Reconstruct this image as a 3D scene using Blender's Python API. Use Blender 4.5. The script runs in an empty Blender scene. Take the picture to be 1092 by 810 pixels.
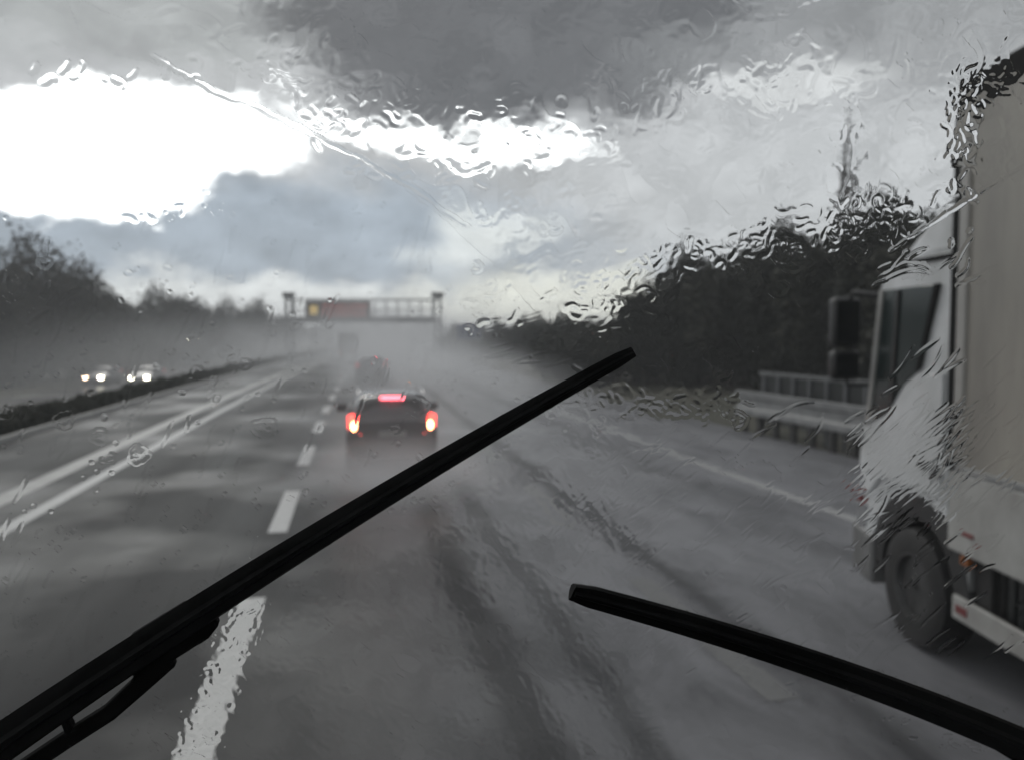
import bpy, bmesh, math, random
import numpy as np
from mathutils import Vector, Matrix

random.seed(7)
RNG = np.random.default_rng(7)
S = bpy.context.scene
COL = S.collection
R = math.radians
PI = math.pi

# ------------------------------------------------------------------ helpers
def tag(o, label=None, cat=None, group=None, kind=None):
    if label: o['label'] = label
    if cat: o['category'] = cat
    if group: o['group'] = group
    if kind: o['kind'] = kind
    return o

def empty(name, loc, rz=0.0):
    o = bpy.data.objects.new(name, None)
    COL.objects.link(o)
    o.location = loc
    o.rotation_euler = (0, 0, rz)
    o.empty_display_size = 0.3
    return o

class MB:
    """collects verts and faces for ONE mesh"""
    def __init__(s):
        s.v, s.f = [], []
    def add(s, verts, faces):
        b = len(s.v)
        s.v += [tuple(p) for p in verts]
        s.f += [tuple(b + i for i in f) for f in faces]
        return s
    def box(s, x0, x1, y0, y1, z0, z1):
        v = [(x0,y0,z0),(x1,y0,z0),(x1,y1,z0),(x0,y1,z0),(x0,y0,z1),(x1,y0,z1),(x1,y1,z1),(x0,y1,z1)]
        return s.add(v, [(0,3,2,1),(4,5,6,7),(0,1,5,4),(1,2,6,5),(2,3,7,6),(3,0,4,7)])
    def prism(s, poly, x0, x1):
        """polygon in (y, z) swept along x"""
        n = len(poly)
        v = [(x0, p[0], p[1]) for p in poly] + [(x1, p[0], p[1]) for p in poly]
        f = [tuple(range(n))[::-1], tuple(range(n, 2*n))]
        f += [(i, (i+1) % n, n + (i+1) % n, n + i) for i in range(n)]
        return s.add(v, f)
    def prism_y(s, poly, y0, y1):
        """polygon in (x, z) swept along y"""
        n = len(poly)
        v = [(p[0], y0, p[1]) for p in poly] + [(p[0], y1, p[1]) for p in poly]
        f = [tuple(range(n)), tuple(range(n, 2*n))[::-1]]
        f += [(i, n + i, n + (i+1) % n, (i+1) % n) for i in range(n)]
        return s.add(v, f)
    def tube(s, pts, rad, n=8):
        pts = [Vector(p) for p in pts]
        rr = rad if isinstance(rad, (list, tuple)) else [rad]*len(pts)
        vs, fs = [], []
        for i, p in enumerate(pts):
            a = pts[max(0, i-1)]; b = pts[min(len(pts)-1, i+1)]
            d = (b - a).normalized()
            u = d.orthogonal().normalized() if i == 0 else (u - d*u.dot(d)).normalized()
            w = d.cross(u)
            for k in range(n):
                t = 2*PI*k/n
                vs.append(p + (u*math.cos(t) + w*math.sin(t))*rr[i])
        for i in range(len(pts)-1):
            for k in range(n):
                fs.append((i*n+k, i*n+(k+1) % n, (i+1)*n+(k+1) % n, (i+1)*n+k))
        fs.append(tuple(range(n))[::-1]); fs.append(tuple((len(pts)-1)*n+k for k in range(n)))
        return s.add(vs, fs)
    def lathe_x(s, prof, n=36, c=(0,0,0), caps=True):
        """profile of (x, radius) turned about the x axis"""
        vs, fs = [], []
        for x, r in prof:
            for k in range(n):
                t = 2*PI*k/n
                vs.append((c[0]+x, c[1]+r*math.cos(t), c[2]+r*math.sin(t)))
        m = len(prof)
        for i in range(m-1):
            for k in range(n):
                fs.append((i*n+k, i*n+(k+1) % n, (i+1)*n+(k+1) % n, (i+1)*n+k))
        if caps:
            fs.append(tuple(range(n))[::-1]); fs.append(tuple((m-1)*n+k for k in range(n)))
        return s.add(vs, fs)
    def build(s, name, mat, parent=None, bevel=0.0, smooth=False, seg=2):
        me = bpy.data.meshes.new(name)
        me.from_pydata(s.v, [], s.f)
        bm = bmesh.new(); bm.from_mesh(me)
        bmesh.ops.recalc_face_normals(bm, faces=bm.faces)
        bm.to_mesh(me); bm.free()
        me.materials.append(mat)
        o = bpy.data.objects.new(name, me)
        COL.objects.link(o)
        if parent: o.parent = parent
        if bevel:
            m = o.modifiers.new('edge', 'BEVEL'); m.width = bevel; m.segments = seg; m.limit_method = 'ANGLE'; m.angle_limit = R(40)
            me.polygons.foreach_set('use_smooth', [True]*len(me.polygons))
            me.set_sharp_from_angle(angle=R(50))
        if smooth:
            me.polygons.foreach_set('use_smooth', [True]*len(me.polygons))
            me.set_sharp_from_angle(angle=R(42))
        return o

def raw_mesh(name, verts, faces, mat, parent=None, smooth=False):
    """numpy verts (n,3), faces (m,4)"""
    me = bpy.data.meshes.new(name)
    n, m = len(verts), len(faces)
    k = faces.shape[1]
    me.vertices.add(n); me.vertices.foreach_set('co', np.asarray(verts, np.float32).ravel())
    me.loops.add(m*k); me.loops.foreach_set('vertex_index', np.asarray(faces, np.int32).ravel())
    me.polygons.add(m)
    me.polygons.foreach_set('loop_start', np.arange(0, m*k, k, dtype=np.int32))
    me.polygons.foreach_set('use_smooth', np.full(m, smooth, dtype=bool))
    me.update(calc_edges=True)
    me.materials.append(mat)
    o = bpy.data.objects.new(name, me)
    COL.objects.link(o)
    if parent: o.parent = parent
    return o

def copy_tree(o, parent=None):
    c = o.copy(); COL.objects.link(c)
    if parent: c.parent = parent
    for ch in list(o.children):
        copy_tree(ch, c)
    return c

# ------------------------------------------------------------------ materials
def new_mat(name):
    m = bpy.data.materials.new(name); m.use_nodes = True
    nt = m.node_tree
    return m, nt, nt.nodes['Principled BSDF'], nt.nodes['Material Output']

def N(nt, t, **kw):
    n = nt.nodes.new(t)
    for k, v in kw.items():
        if k in n.inputs: n.inputs[k].default_value = v
        else: setattr(n, k, v)
    return n

def math_n(nt, op, a, b=None, c=None, clamp=False):
    n = nt.nodes.new('ShaderNodeMath'); n.operation = op; n.use_clamp = clamp
    for i, x in enumerate((a, b, c)):
        if x is None: continue
        if isinstance(x, (int, float)): n.inputs[i].default_value = x
        else: nt.links.new(x, n.inputs[i])
    return n.outputs[0]

def mixc(nt, fac, a, b):
    n = nt.nodes.new('ShaderNodeMix'); n.data_type = 'RGBA'
    for idx, x in ((0, fac), (6, a), (7, b)):
        if isinstance(x, (int, float)): n.inputs[idx].default_value = x
        elif isinstance(x, tuple): n.inputs[idx].default_value = (*x, 1) if len(x) == 3 else x
        else: nt.links.new(x, n.inputs[idx])
    return n.outputs[2]

def pmat(name, c1, c2=None, rough=0.5, scale=4.0, metal=0.0, spec=0.5, bump=0.0, bscale=30.0, coat=0.0, stretch=(1,1,1), rvar=0.0):
    """plain procedural material: two colours mixed by noise, with bump and wear in the gloss"""
    m, nt, b, out = new_mat(name)
    tc = N(nt, 'ShaderNodeTexCoord')
    mp = N(nt, 'ShaderNodeMapping'); mp.inputs['Scale'].default_value = stretch
    nt.links.new(tc.outputs['Object'], mp.inputs['Vector'])
    nz = N(nt, 'ShaderNodeTexNoise', Scale=scale, Detail=6.0, Roughness=0.62)
    nt.links.new(mp.outputs['Vector'], nz.inputs['Vector'])
    if c2 is None: c2 = tuple(x*0.7 for x in c1)
    f = math_n(nt, 'MULTIPLY_ADD', nz.outputs['Fac'], 2.6, -0.8, clamp=True)
    nt.links.new(mixc(nt, f, c1, c2), b.inputs['Base Color'])
    b.inputs['Roughness'].default_value = rough
    if rvar:
        nt.links.new(math_n(nt, 'MULTIPLY_ADD', nz.outputs['Fac'], rvar, rough - rvar*0.5, clamp=True), b.inputs['Roughness'])
    b.inputs['Metallic'].default_value = metal
    b.inputs['Specular IOR Level'].default_value = spec
    b.inputs['Coat Weight'].default_value = coat
    b.inputs['Coat Roughness'].default_value = 0.08
    if bump:
        n2 = N(nt, 'ShaderNodeTexNoise', Scale=bscale, Detail=4.0)
        nt.links.new(mp.outputs['Vector'], n2.inputs['Vector'])
        bp = N(nt, 'ShaderNodeBump', Strength=bump, Distance=0.02)
        nt.links.new(n2.outputs['Fac'], bp.inputs['Height'])
        nt.links.new(bp.outputs['Normal'], b.inputs['Normal'])
    return m

def emit(name, col, strength, edge=None):
    m, nt, b, out = new_mat(name)
    b.inputs['Base Color'].default_value = (*col, 1)
    b.inputs['Roughness'].default_value = 0.2
    b.inputs['Emission Color'].default_value = (*col, 1)
    b.inputs['Emission Strength'].default_value = strength
    return m

def volume(name, col, dens, g=0.0):
    m = bpy.data.materials.new(name); m.use_nodes = True
    nt = m.node_tree; nt.nodes.clear()
    out = N(nt, 'ShaderNodeOutputMaterial')
    v = N(nt, 'ShaderNodeVolumePrincipled', Density=dens, Anisotropy=g)
    v.inputs['Color'].default_value = (*col, 1)
    nt.links.new(v.outputs[0], out.inputs['Volume'])
    return m

M = {}
M['white_paint'] = pmat('cab_white_paint', (0.78,0.79,0.80), (0.50,0.51,0.505), 0.42, 1.6, spec=0.4, rvar=0.2)
M['white_board'] = pmat('side_board_white', (0.47,0.47,0.45), (0.30,0.29,0.275), 0.4, 2.5, rvar=0.2)
M['curtain'] = pmat('beige_tarpaulin', (0.40,0.375,0.33), (0.25,0.235,0.21), 0.45, 1.2, bump=0.35, bscale=2.2, stretch=(1,1.6,0.35))
M['bumper_grey'] = pmat('grimy_grey_bumper', (0.20,0.20,0.20), (0.12,0.12,0.115), 0.5, 3)
M['curtain_edge'] = pmat('grey_edge_strip', (0.42,0.41,0.39), (0.33,0.32,0.30), 0.45, 3)
M['black_plastic'] = pmat('black_plastic', (0.015,0.015,0.016), (0.03,0.03,0.03), 0.4, 8, rvar=0.2)
M['dark_seal'] = pmat('dark_rubber_seal', (0.008,0.008,0.008), (0.014,0.014,0.014), 0.8, 9, spec=0.15)
M['rubber'] = pmat('tyre_rubber', (0.012,0.012,0.013), (0.026,0.025,0.024), 0.6, 9, bump=0.2, bscale=60)
M['rim'] = pmat('steel_rim', (0.10,0.10,0.10), (0.04,0.04,0.04), 0.5, 6, metal=0.4, rvar=0.3)
M['chassis'] = pmat('chassis_black', (0.02,0.02,0.02), (0.045,0.042,0.04), 0.6, 5)
M['cab_glass'] = pmat('tinted_cab_glass', (0.02,0.03,0.03), (0.035,0.045,0.043), 0.15, 1.0, spec=0.6)
M['steel'] = pmat('galvanised_steel', (0.42,0.43,0.43), (0.26,0.27,0.27), 0.38, 5, metal=0.55, rvar=0.25)
M['steel_dark'] = pmat('gantry_grey_paint', (0.16,0.165,0.17), (0.10,0.105,0.11), 0.5, 2)
M['railing'] = pmat('railing_grey_paint', (0.17,0.175,0.175), (0.11,0.115,0.115), 0.45, 3)
M['rail_grey'] = pmat('weathered_rail_steel', (0.30,0.30,0.30), (0.17,0.175,0.175), 0.5, 3, metal=0.2, rvar=0.2)
M['infill'] = pmat('railing_dark_mesh', (0.022,0.024,0.024), (0.014,0.016,0.016), 0.5, 6)
M['car_dark'] = pmat('dark_grey_car_paint', (0.035,0.036,0.04), (0.05,0.05,0.052), 0.25, 2, coat=0.8, metal=0.3)
M['car_silver'] = pmat('silver_roof_rail', (0.55,0.56,0.57), (0.45,0.45,0.46), 0.25, 4, metal=0.6)
M['car_blue'] = pmat('dark_blue_car_paint', (0.03,0.035,0.05), (0.05,0.055,0.065), 0.28, 2, coat=0.6)
M['car_grey'] = pmat('grey_car_paint', (0.12,0.12,0.125), (0.16,0.16,0.16), 0.3, 2, coat=0.6)
M['glass_dark'] = pmat('dark_car_glass', (0.012,0.013,0.014), (0.02,0.02,0.02), 0.07, 2, spec=0.55)
M['red_lens'] = emit('red_tail_lens_lit', (1.0,0.06,0.045), 3.4)
M['bulb'] = emit('brake_bulb_lit', (1.0,0.36,0.15), 16.0)
M['brake_strip'] = emit('high_brake_light_lit', (1.0,0.13,0.17), 4.5)
M['tail_dim'] = emit('dim_red_tail_lens', (0.8,0.06,0.06), 0.35)
M['head_lamp'] = emit('headlamp_lit', (1.0,0.90,0.70), 70.0)
M['head_lamp_warm'] = emit('warm_headlamp_lit', (1.0,0.72,0.48), 26.0)
M['led_red'] = emit('red_led_rows', (0.55,0.13,0.11), 0.10)
M['led_yellow'] = emit('yellow_led_lamp', (1.0,0.70,0.22), 0.14)
M['panel_dark'] = pmat('sign_panel_dark', (0.035,0.026,0.025), (0.05,0.035,0.034), 0.5, 2)
M['panel_blue'] = pmat('blue_sign_face', (0.03,0.045,0.10), (0.04,0.055,0.12), 0.5, 2)
M['plate'] = pmat('number_plate_white', (0.22,0.22,0.21), (0.17,0.17,0.16), 0.4, 5)
M['red_refl'] = pmat('red_reflector', (0.22,0.05,0.05), (0.16,0.035,0.035), 0.35, 8)
M['orange_refl'] = pmat('amber_marker', (0.42,0.15,0.04), (0.3,0.1,0.03), 0.35, 8)
M['lens_clear'] = pmat('headlight_lens', (0.3,0.31,0.32), (0.18,0.18,0.19), 0.1, 6, spec=0.8)
M['mirror'] = pmat('mirror_face', (0.012,0.014,0.014), (0.008,0.009,0.01), 0.4, 3, spec=0.2)
M['bark'] = pmat('dark_wet_bark', (0.028,0.024,0.02), (0.05,0.043,0.036), 0.8, 7, bump=0.5, bscale=14)
M['wiper'] = pmat('wiper_black', (0.002,0.002,0.002), (0.004,0.004,0.004), 0.55, 25, spec=0.12)
M['wiper_arm'] = pmat('wiper_arm_black', (0.003,0.003,0.003), (0.006,0.006,0.006), 0.7, 25, spec=0.04)
M['plastic_white'] = pmat('post_white_plastic', (0.7,0.7,0.7), (0.55,0.55,0.54), 0.4, 8)
M['concrete'] = pmat('pale_concrete', (0.30,0.30,0.295), (0.22,0.22,0.215), 0.45, 1.5, bump=0.2, bscale=20, rvar=0.3)
M['water_line'] = None

def leaf_mat(name, a, b):
    m, nt, bs, out = new_mat(name)
    oi = N(nt, 'ShaderNodeNewGeometry')
    tc = N(nt, 'ShaderNodeTexCoord')
    nz = N(nt, 'ShaderNodeTexNoise', Scale=1.1, Detail=3.0)
    nt.links.new(tc.outputs['Object'], nz.inputs['Vector'])
    f = math_n(nt, 'MULTIPLY_ADD', oi.outputs['Random Per Island'], 0.6, -0.3)
    f = math_n(nt, 'ADD', math_n(nt, 'MULTIPLY_ADD', nz.outputs['Fac'], 2.2, -0.6), f, clamp=True)
    nt.links.new(mixc(nt, f, a, b), bs.inputs['Base Color'])
    bs.inputs['Roughness'].default_value = 0.55
    bs.inputs['Specular IOR Level'].default_value = 0.1
    return m
M['leaf_dark'] = leaf_mat('dark_wet_leaves', (0.016,0.019,0.014), (0.032,0.033,0.026))
M['leaf_mid'] = leaf_mat('autumn_green_leaves', (0.024,0.027,0.020), (0.048,0.047,0.036))
M['leaf_hedge'] = leaf_mat('hedge_leaves', (0.018,0.021,0.014), (0.038,0.039,0.028))

# grass / ground
def ground_mat():
    m, nt, b, out = new_mat('wet_verge_grass')
    tc = N(nt, 'ShaderNodeTexCoord')
    n1 = N(nt, 'ShaderNodeTexNoise', Scale=0.12, Detail=5.0)
    n2 = N(nt, 'ShaderNodeTexNoise', Scale=2.2, Detail=6.0)
    for n in (n1, n2): nt.links.new(tc.outputs['Object'], n.inputs['Vector'])
    c = mixc(nt, math_n(nt, 'MULTIPLY_ADD', n1.outputs['Fac'], 2.5, -0.75, clamp=True), (0.075,0.06,0.045), (0.05,0.055,0.035))
    c = mixc(nt, math_n(nt, 'MULTIPLY_ADD', n2.outputs['Fac'], 2.5, -0.9, clamp=True), c, (0.03,0.03,0.022))
    nt.links.new(c, b.inputs['Base Color'])
    b.inputs['Roughness'].default_value = 0.8
    bp = N(nt, 'ShaderNodeBump', Strength=0.6, Distance=0.08)
    nt.links.new(n2.outputs['Fac'], bp.inputs['Height']); nt.links.new(bp.outputs['Normal'], b.inputs['Normal'])
    return m
M['grass'] = ground_mat()

RC = 1500.0          # radius of the road's gentle right-hand bend
def off(y): return y*y/(2*RC) if y > 0 else 0.0
def at(xl, y): return xl + off(y)

def road_mat():
    """wet asphalt: film of water over dark stone, right-lane sheen painted in, darker wheel ruts, sealed joint"""
    m, nt, b, out = new_mat('wet_asphalt')
    tc = N(nt, 'ShaderNodeTexCoord')
    sx = N(nt, 'ShaderNodeSeparateXYZ'); nt.links.new(tc.outputs['Object'], sx.inputs[0])
    y2 = math_n(nt, 'MULTIPLY', math_n(nt, 'MAXIMUM', sx.outputs['Y'], 0.0), math_n(nt, 'MAXIMUM', sx.outputs['Y'], 0.0))
    xl = math_n(nt, 'SUBTRACT', sx.outputs['X'], math_n(nt, 'MULTIPLY', y2, 1.0/(2*RC)))
    # wobble
    mp = N(nt, 'ShaderNodeMapping'); mp.inputs['Scale'].default_value = (1, 0.16, 1)
    nt.links.new(tc.outputs['Object'], mp.inputs['Vector'])
    nz = N(nt, 'ShaderNodeTexNoise', Scale=0.75, Detail=5.0, Roughness=0.6); nt.links.new(mp.outputs[0], nz.inputs['Vector'])
    ns = N(nt, 'ShaderNodeTexNoise', Scale=3.2, Detail=5.0, Roughness=0.65); nt.links.new(mp.outputs[0], ns.inputs['Vector'])
    fine = N(nt, 'ShaderNodeTexNoise', Scale=90.0, Detail=3.0); nt.links.new(tc.outputs['Object'], fine.inputs['Vector'])
    pud = N(nt, 'ShaderNodeTexNoise', Scale=0.26, Detail=5.0); nt.links.new(tc.outputs['Object'], pud.inputs['Vector'])
    xw = math_n(nt, 'ADD', xl, math_n(nt, 'MULTIPLY_ADD', ns.outputs['Fac'], 0.5, -0.25))
    def stripe(c, w):
        d = math_n(nt, 'DIVIDE', math_n(nt, 'SUBTRACT', xw, c), w)
        return math_n(nt, 'POWER', 2.718, math_n(nt, 'MULTIPLY', math_n(nt, 'MULTIPLY', d, d), -1.0))
    ruts = stripe(1.15, 0.26)
    for c, w, k in ((1.85, 0.16, 0.7), (3.45, 0.22, 0.9), (-2.1, 0.3, 0.5), (-3.4, 0.3, 0.4), (5.9, 0.4, 0.5)):
        ruts = math_n(nt, 'ADD', ruts, math_n(nt, 'MULTIPLY', stripe(c, w), k))
    base = mixc(nt, math_n(nt, 'MULTIPLY_ADD', fine.outputs['Fac'], 3.0, -1.0, clamp=True), (0.050,0.050,0.053), (0.10,0.10,0.105))
    base = mixc(nt, math_n(nt, 'MULTIPLY_ADD', nz.outputs['Fac'], 2.4, -0.75, clamp=True), base, (0.135,0.135,0.143))
    base = mixc(nt, math_n(nt, 'MULTIPLY', ruts, 0.8, clamp=True), base, (0.016,0.016,0.017))
    nt.links.new(base, b.inputs['Base Color'])
    r = math_n(nt, 'MULTIPLY_ADD', nz.outputs['Fac'], 0.40, 0.26)
    r = math_n(nt, 'ADD', r, math_n(nt, 'MULTIPLY', ruts, 0.10))
    r = math_n(nt, 'SUBTRACT', r, math_n(nt, 'MULTIPLY', math_n(nt, 'MULTIPLY_ADD', pud.outputs['Fac'], 5.0, -2.7, clamp=True), 0.20))
    r = math_n(nt, 'MAXIMUM', r, 0.2)
    nt.links.new(r, b.inputs['Roughness'])
    b.inputs['IOR'].default_value = 1.33
    wet = math_n(nt, 'MULTIPLY_ADD', pud.outputs['Fac'], 4.0, -1.85, clamp=True)
    wet = math_n(nt, 'MULTIPLY', wet, math_n(nt, 'MULTIPLY_ADD', nz.outputs['Fac'], 2.0, -0.3, clamp=True))
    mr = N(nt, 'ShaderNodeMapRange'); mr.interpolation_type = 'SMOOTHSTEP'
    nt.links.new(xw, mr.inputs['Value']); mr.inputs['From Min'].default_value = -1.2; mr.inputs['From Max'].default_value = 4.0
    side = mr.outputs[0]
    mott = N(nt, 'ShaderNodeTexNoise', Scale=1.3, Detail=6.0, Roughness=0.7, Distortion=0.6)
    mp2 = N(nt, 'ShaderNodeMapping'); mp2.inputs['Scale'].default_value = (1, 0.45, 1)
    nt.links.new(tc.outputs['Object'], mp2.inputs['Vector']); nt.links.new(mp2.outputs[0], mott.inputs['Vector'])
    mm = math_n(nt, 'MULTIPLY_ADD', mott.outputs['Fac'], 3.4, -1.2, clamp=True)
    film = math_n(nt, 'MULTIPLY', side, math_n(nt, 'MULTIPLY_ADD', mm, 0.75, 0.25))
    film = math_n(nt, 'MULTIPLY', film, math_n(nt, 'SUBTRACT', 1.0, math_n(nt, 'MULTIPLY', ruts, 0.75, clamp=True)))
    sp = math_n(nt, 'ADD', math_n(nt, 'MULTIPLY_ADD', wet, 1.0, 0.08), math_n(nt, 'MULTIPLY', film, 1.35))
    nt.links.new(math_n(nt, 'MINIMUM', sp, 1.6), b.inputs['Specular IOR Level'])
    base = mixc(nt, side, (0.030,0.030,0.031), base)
    base = mixc(nt, math_n(nt, 'MULTIPLY', film, 0.85, clamp=True), base, (0.205,0.205,0.22))  # pale mottled wet sheen of the right lanes, painted into the base colour
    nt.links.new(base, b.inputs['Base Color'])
    h = math_n(nt, 'ADD', math_n(nt, 'MULTIPLY', fine.outputs['Fac'], 0.25), ns.outputs['Fac'])
    bp = N(nt, 'ShaderNodeBump', Strength=0.25, Distance=0.012)
    nt.links.new(h, bp.inputs['Height']); nt.links.new(bp.outputs['Normal'], b.inputs['Normal'])
    return m
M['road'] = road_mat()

def paint_mat(name, hi, lo):
    m, nt, b, out = new_mat(name)
    tc = N(nt, 'ShaderNodeTexCoord')
    nz = N(nt, 'ShaderNodeTexNoise', Scale=14.0, Detail=6.0, Roughness=0.7); nt.links.new(tc.outputs['Object'], nz.inputs['Vector'])
    nt.links.new(mixc(nt, math_n(nt, 'MULTIPLY_ADD', nz.outputs['Fac'], 3.2, -1.55, clamp=True), hi, lo), b.inputs['Base Color'])
    b.inputs['Roughness'].default_value = 0.4
    b.inputs['Specular IOR Level'].default_value = 0.2
    bp = N(nt, 'ShaderNodeBump', Strength=0.3, Distance=0.005)
    nt.links.new(nz.outputs['Fac'], bp.inputs['Height']); nt.links.new(bp.outputs['Normal'], b.inputs['Normal'])
    return m
M['paint'] = paint_mat('worn_road_paint', (0.46,0.46,0.455), (0.17,0.17,0.17))
M['paint_faint'] = paint_mat('dimmed_road_paint', (0.17,0.17,0.17), (0.10,0.10,0.10))  # right dashes: colour dulled to stand in for smearing by water on the glass
M['paint_dim'] = paint_mat('greyed_road_paint', (0.36,0.36,0.36), (0.18,0.18,0.18))  # right edge line: duller grey than the left lines

# ------------------------------------------------------------------ camera
CAM_H = 2.6
YAW, PITCH = R(11.96), R(3.13)
cd = bpy.data.cameras.new('camera'); cam = bpy.data.objects.new('camera', cd); COL.objects.link(cam)
cam.location = (0, 0, CAM_H)
cam.rotation_euler = (R(90) - PITCH, 0, -YAW)
cd.sensor_width = 36.0
cd.lens = 27.7
cd.clip_start = 0.05; cd.clip_end = 4000
cd.dof.use_dof = True
cd.dof.focus_distance = 0.78
cd.dof.aperture_fstop = 4.6
S.camera = cam
def from_cam(xc, d):
    """ground-plan point at xc to the right and d along the viewing direction"""
    return (xc*math.cos(YAW) + d*math.sin(YAW), d*math.cos(YAW) - xc*math.sin(YAW))

# ------------------------------------------------------------------ setting: ground, roads, markings
YS = [-60, -30, -10, 0, 5, 10, 15, 20, 25, 30, 35, 40, 50, 60, 70, 80, 90, 100, 120, 140, 160, 180, 200, 240, 280, 320, 380, 450, 550, 700, 900]
def strip(name, profile, mat, ys=YS, kind='structure'):
    mb = MB()
    n = len(profile)
    vs = [(at(x, y), y, z) for y in ys for x, z in profile]
    fs = [(i*n+k, i*n+k+1, (i+1)*n+k+1, (i+1)*n+k) for i in range(len(ys)-1) for k in range(n-1)]
    mb.add(vs, fs)
    o = mb.build(name, mat)
    for p in o.data.polygons:
        pass
    if kind: o['kind'] = kind
    return o
g = strip('ground', [(-600,-1.6),(-80,-1.5),(-24,-1.42),(-11.6,-1.42),(-10.1,-0.10),(-8.4,-0.05),(-6.2,-0.05),(10.5,-0.05),(11.6,-0.03),(14,0.25),(20,0.9),(34,1.4),(80,1.8),(600,2.0)], M['grass'])
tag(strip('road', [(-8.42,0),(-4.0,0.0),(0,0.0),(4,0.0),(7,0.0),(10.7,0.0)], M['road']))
tag(strip('opposite_road', [(-23,-1.38),(-17,-1.36),(-11.7,-1.38)], M['road']))
strip('drain_channel', [(-5.66,0.006),(-5.58,0.012),(-5.32,0.012),(-5.26,0.006)], M['concrete'], [y for y in YS if y < 280])
def line(name, x, w, y0, y1, z=0.004, mat='paint'):
    ys = [y0 + (y1-y0)*i/max(1, int((y1-y0)/6)) for i in range(max(1, int((y1-y0)/6))+1)]
    return strip(name, [(x-w/2, z), (x+w/2, z)], M[mat], ys)
line('edge_marking', -4.57, 0.25, -20, 240)
line('edge_marking', 7.05, 0.22, -20, 240, mat='paint_dim')
for x in (-0.95, 3.04):
    for k in [-3, -2] + list(range(0, 20)):
        y0 = 5.2 + 5.6*k + (0.0 if x < 0 else -0.2)
        line('dash_marking', x, 0.25, y0 - (1.4 if k == 0 and x < 0 else 0), y0 + 2.9, mat='paint' if x < 0 else 'paint_faint')
line('edge_marking', -12.2, 0.2, -10, 240, -1.372)

# ------------------------------------------------------------------ trees, hedge
def crown_mesh(rx, ry, rz, nclump, nleaf, size, seed, low=0.15):
    rng = np.random.default_rng(seed)
    vs, cs = [], []
    while len(cs) < nclump:
        p = rng.uniform(-1, 1, 3)
        r = np.linalg.norm(p)
        if r > 1 or r < 0.25: continue
        lump = 0.72 + 0.28*math.sin(3.1*p[0]+seed)*math.cos(2.7*p[1]-seed)
        if r > lump: continue
        cs.append(p*np.array([rx, ry, rz]))
    cs = np.array(cs)
    P = []
    for c in cs:
        k = rng.normal(0, 1, (nleaf, 3))*np.array([rx, ry, rz])*0.13
        P.append(c + k)
    P = np.concatenate(P)
    n = len(P)
    a = rng.normal(0, 1, (n, 3)); a /= np.linalg.norm(a, axis=1)[:, None]
    b = np.cross(a, rng.normal(0, 1, (n, 3))); b /= np.linalg.norm(b, axis=1)[:, None]
    s = size*rng.uniform(0.5, 1.25, n)[:, None]
    V = np.stack([P - a*s, P + b*s*0.55, P + a*s, P - b*s*0.55], axis=1).reshape(-1, 3)
    F = np.arange(4*n).reshape(n, 4)
    return V, F, cs

TREE_KINDS = []
def make_tree(name, h, w, mat, seed, trunk_frac=0.22, nclump=70, nleaf=55, size=0.17):
    rng = random.Random(seed)
    root = empty(name, (0, 0, 0))
    rz = h*(1-trunk_frac)/2*1.02
    V, F, cs = crown_mesh(w/2, w/2, rz, nclump, nleaf, size, seed)
    cz = h - rz
    V[:, 2] += cz
    raw_mesh('crown', V, F, mat, root)
    t = MB()
    r0 = h*0.022
    pts = [(0,0,-0.3), (0.05,0,h*0.15), (rng.uniform(-.2,.2), rng.uniform(-.2,.2), h*0.4), (rng.uniform(-.3,.3), rng.uniform(-.3,.3), h*0.62), (rng.uniform(-.4,.4), rng.uniform(-.4,.4), h*0.9)]
    t.tube(pts, [r0*1.4, r0, r0*0.8, r0*0.5, r0*0.12], 8)
    for i in range(16):
        c = cs[rng.randrange(len(cs))]
        k = rng.uniform(0.2, 0.75)
        z0 = h*k
        j = 2 if k < 0.62 else 3
        a = Vector(pts[j])*1.0; a.z = z0
        e = Vector((c[0], c[1], c[2] + cz))
        if e.z < z0: e.z = z0 + 0.4
        mid = (a + e)/2 + Vector((rng.uniform(-.3,.3), rng.uniform(-.3,.3), -0.2))
        t.tube([a, mid, e], [r0*0.38, r0*0.24, r0*0.06], 5)
    t.build('trunk', M['bark'], root, smooth=True)
    return root

protoA = make_tree('broadleaf_tree', 10.0, 8.0, M['leaf_mid'], 11, 0.03, 170, 75, 0.20)
protoB = make_tree('broadleaf_tree', 9.0, 6.0, M['leaf_dark'], 23, 0.03, 150, 70, 0.18)
protoC = make_tree('broadleaf_tree', 8.0, 7.0, M['leaf_dark'], 37, 0.02, 160, 70, 0.19)
protoD = make_tree('slender_tree', 13.0, 1.5, M['leaf_dark'], 41, 0.30, 40, 16, 0.12)
used = set()
def plant(proto, xw, yw, z, s, rz, label, group, cat='tree', sz=None):
    o = proto if proto.name not in used else copy_tree(proto)
    used.add(proto.name)
    o.location = (xw, yw, z); o.rotation_euler = (0, 0, rz); o.scale = (s, s, sz or s)
    tag(o, label, cat, group)
    return o
def zr(x, y):       # height of the right-hand bank
    l = x - off(y)
    return max(-0.03, min(1.4, (l-12)*0.11))
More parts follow.
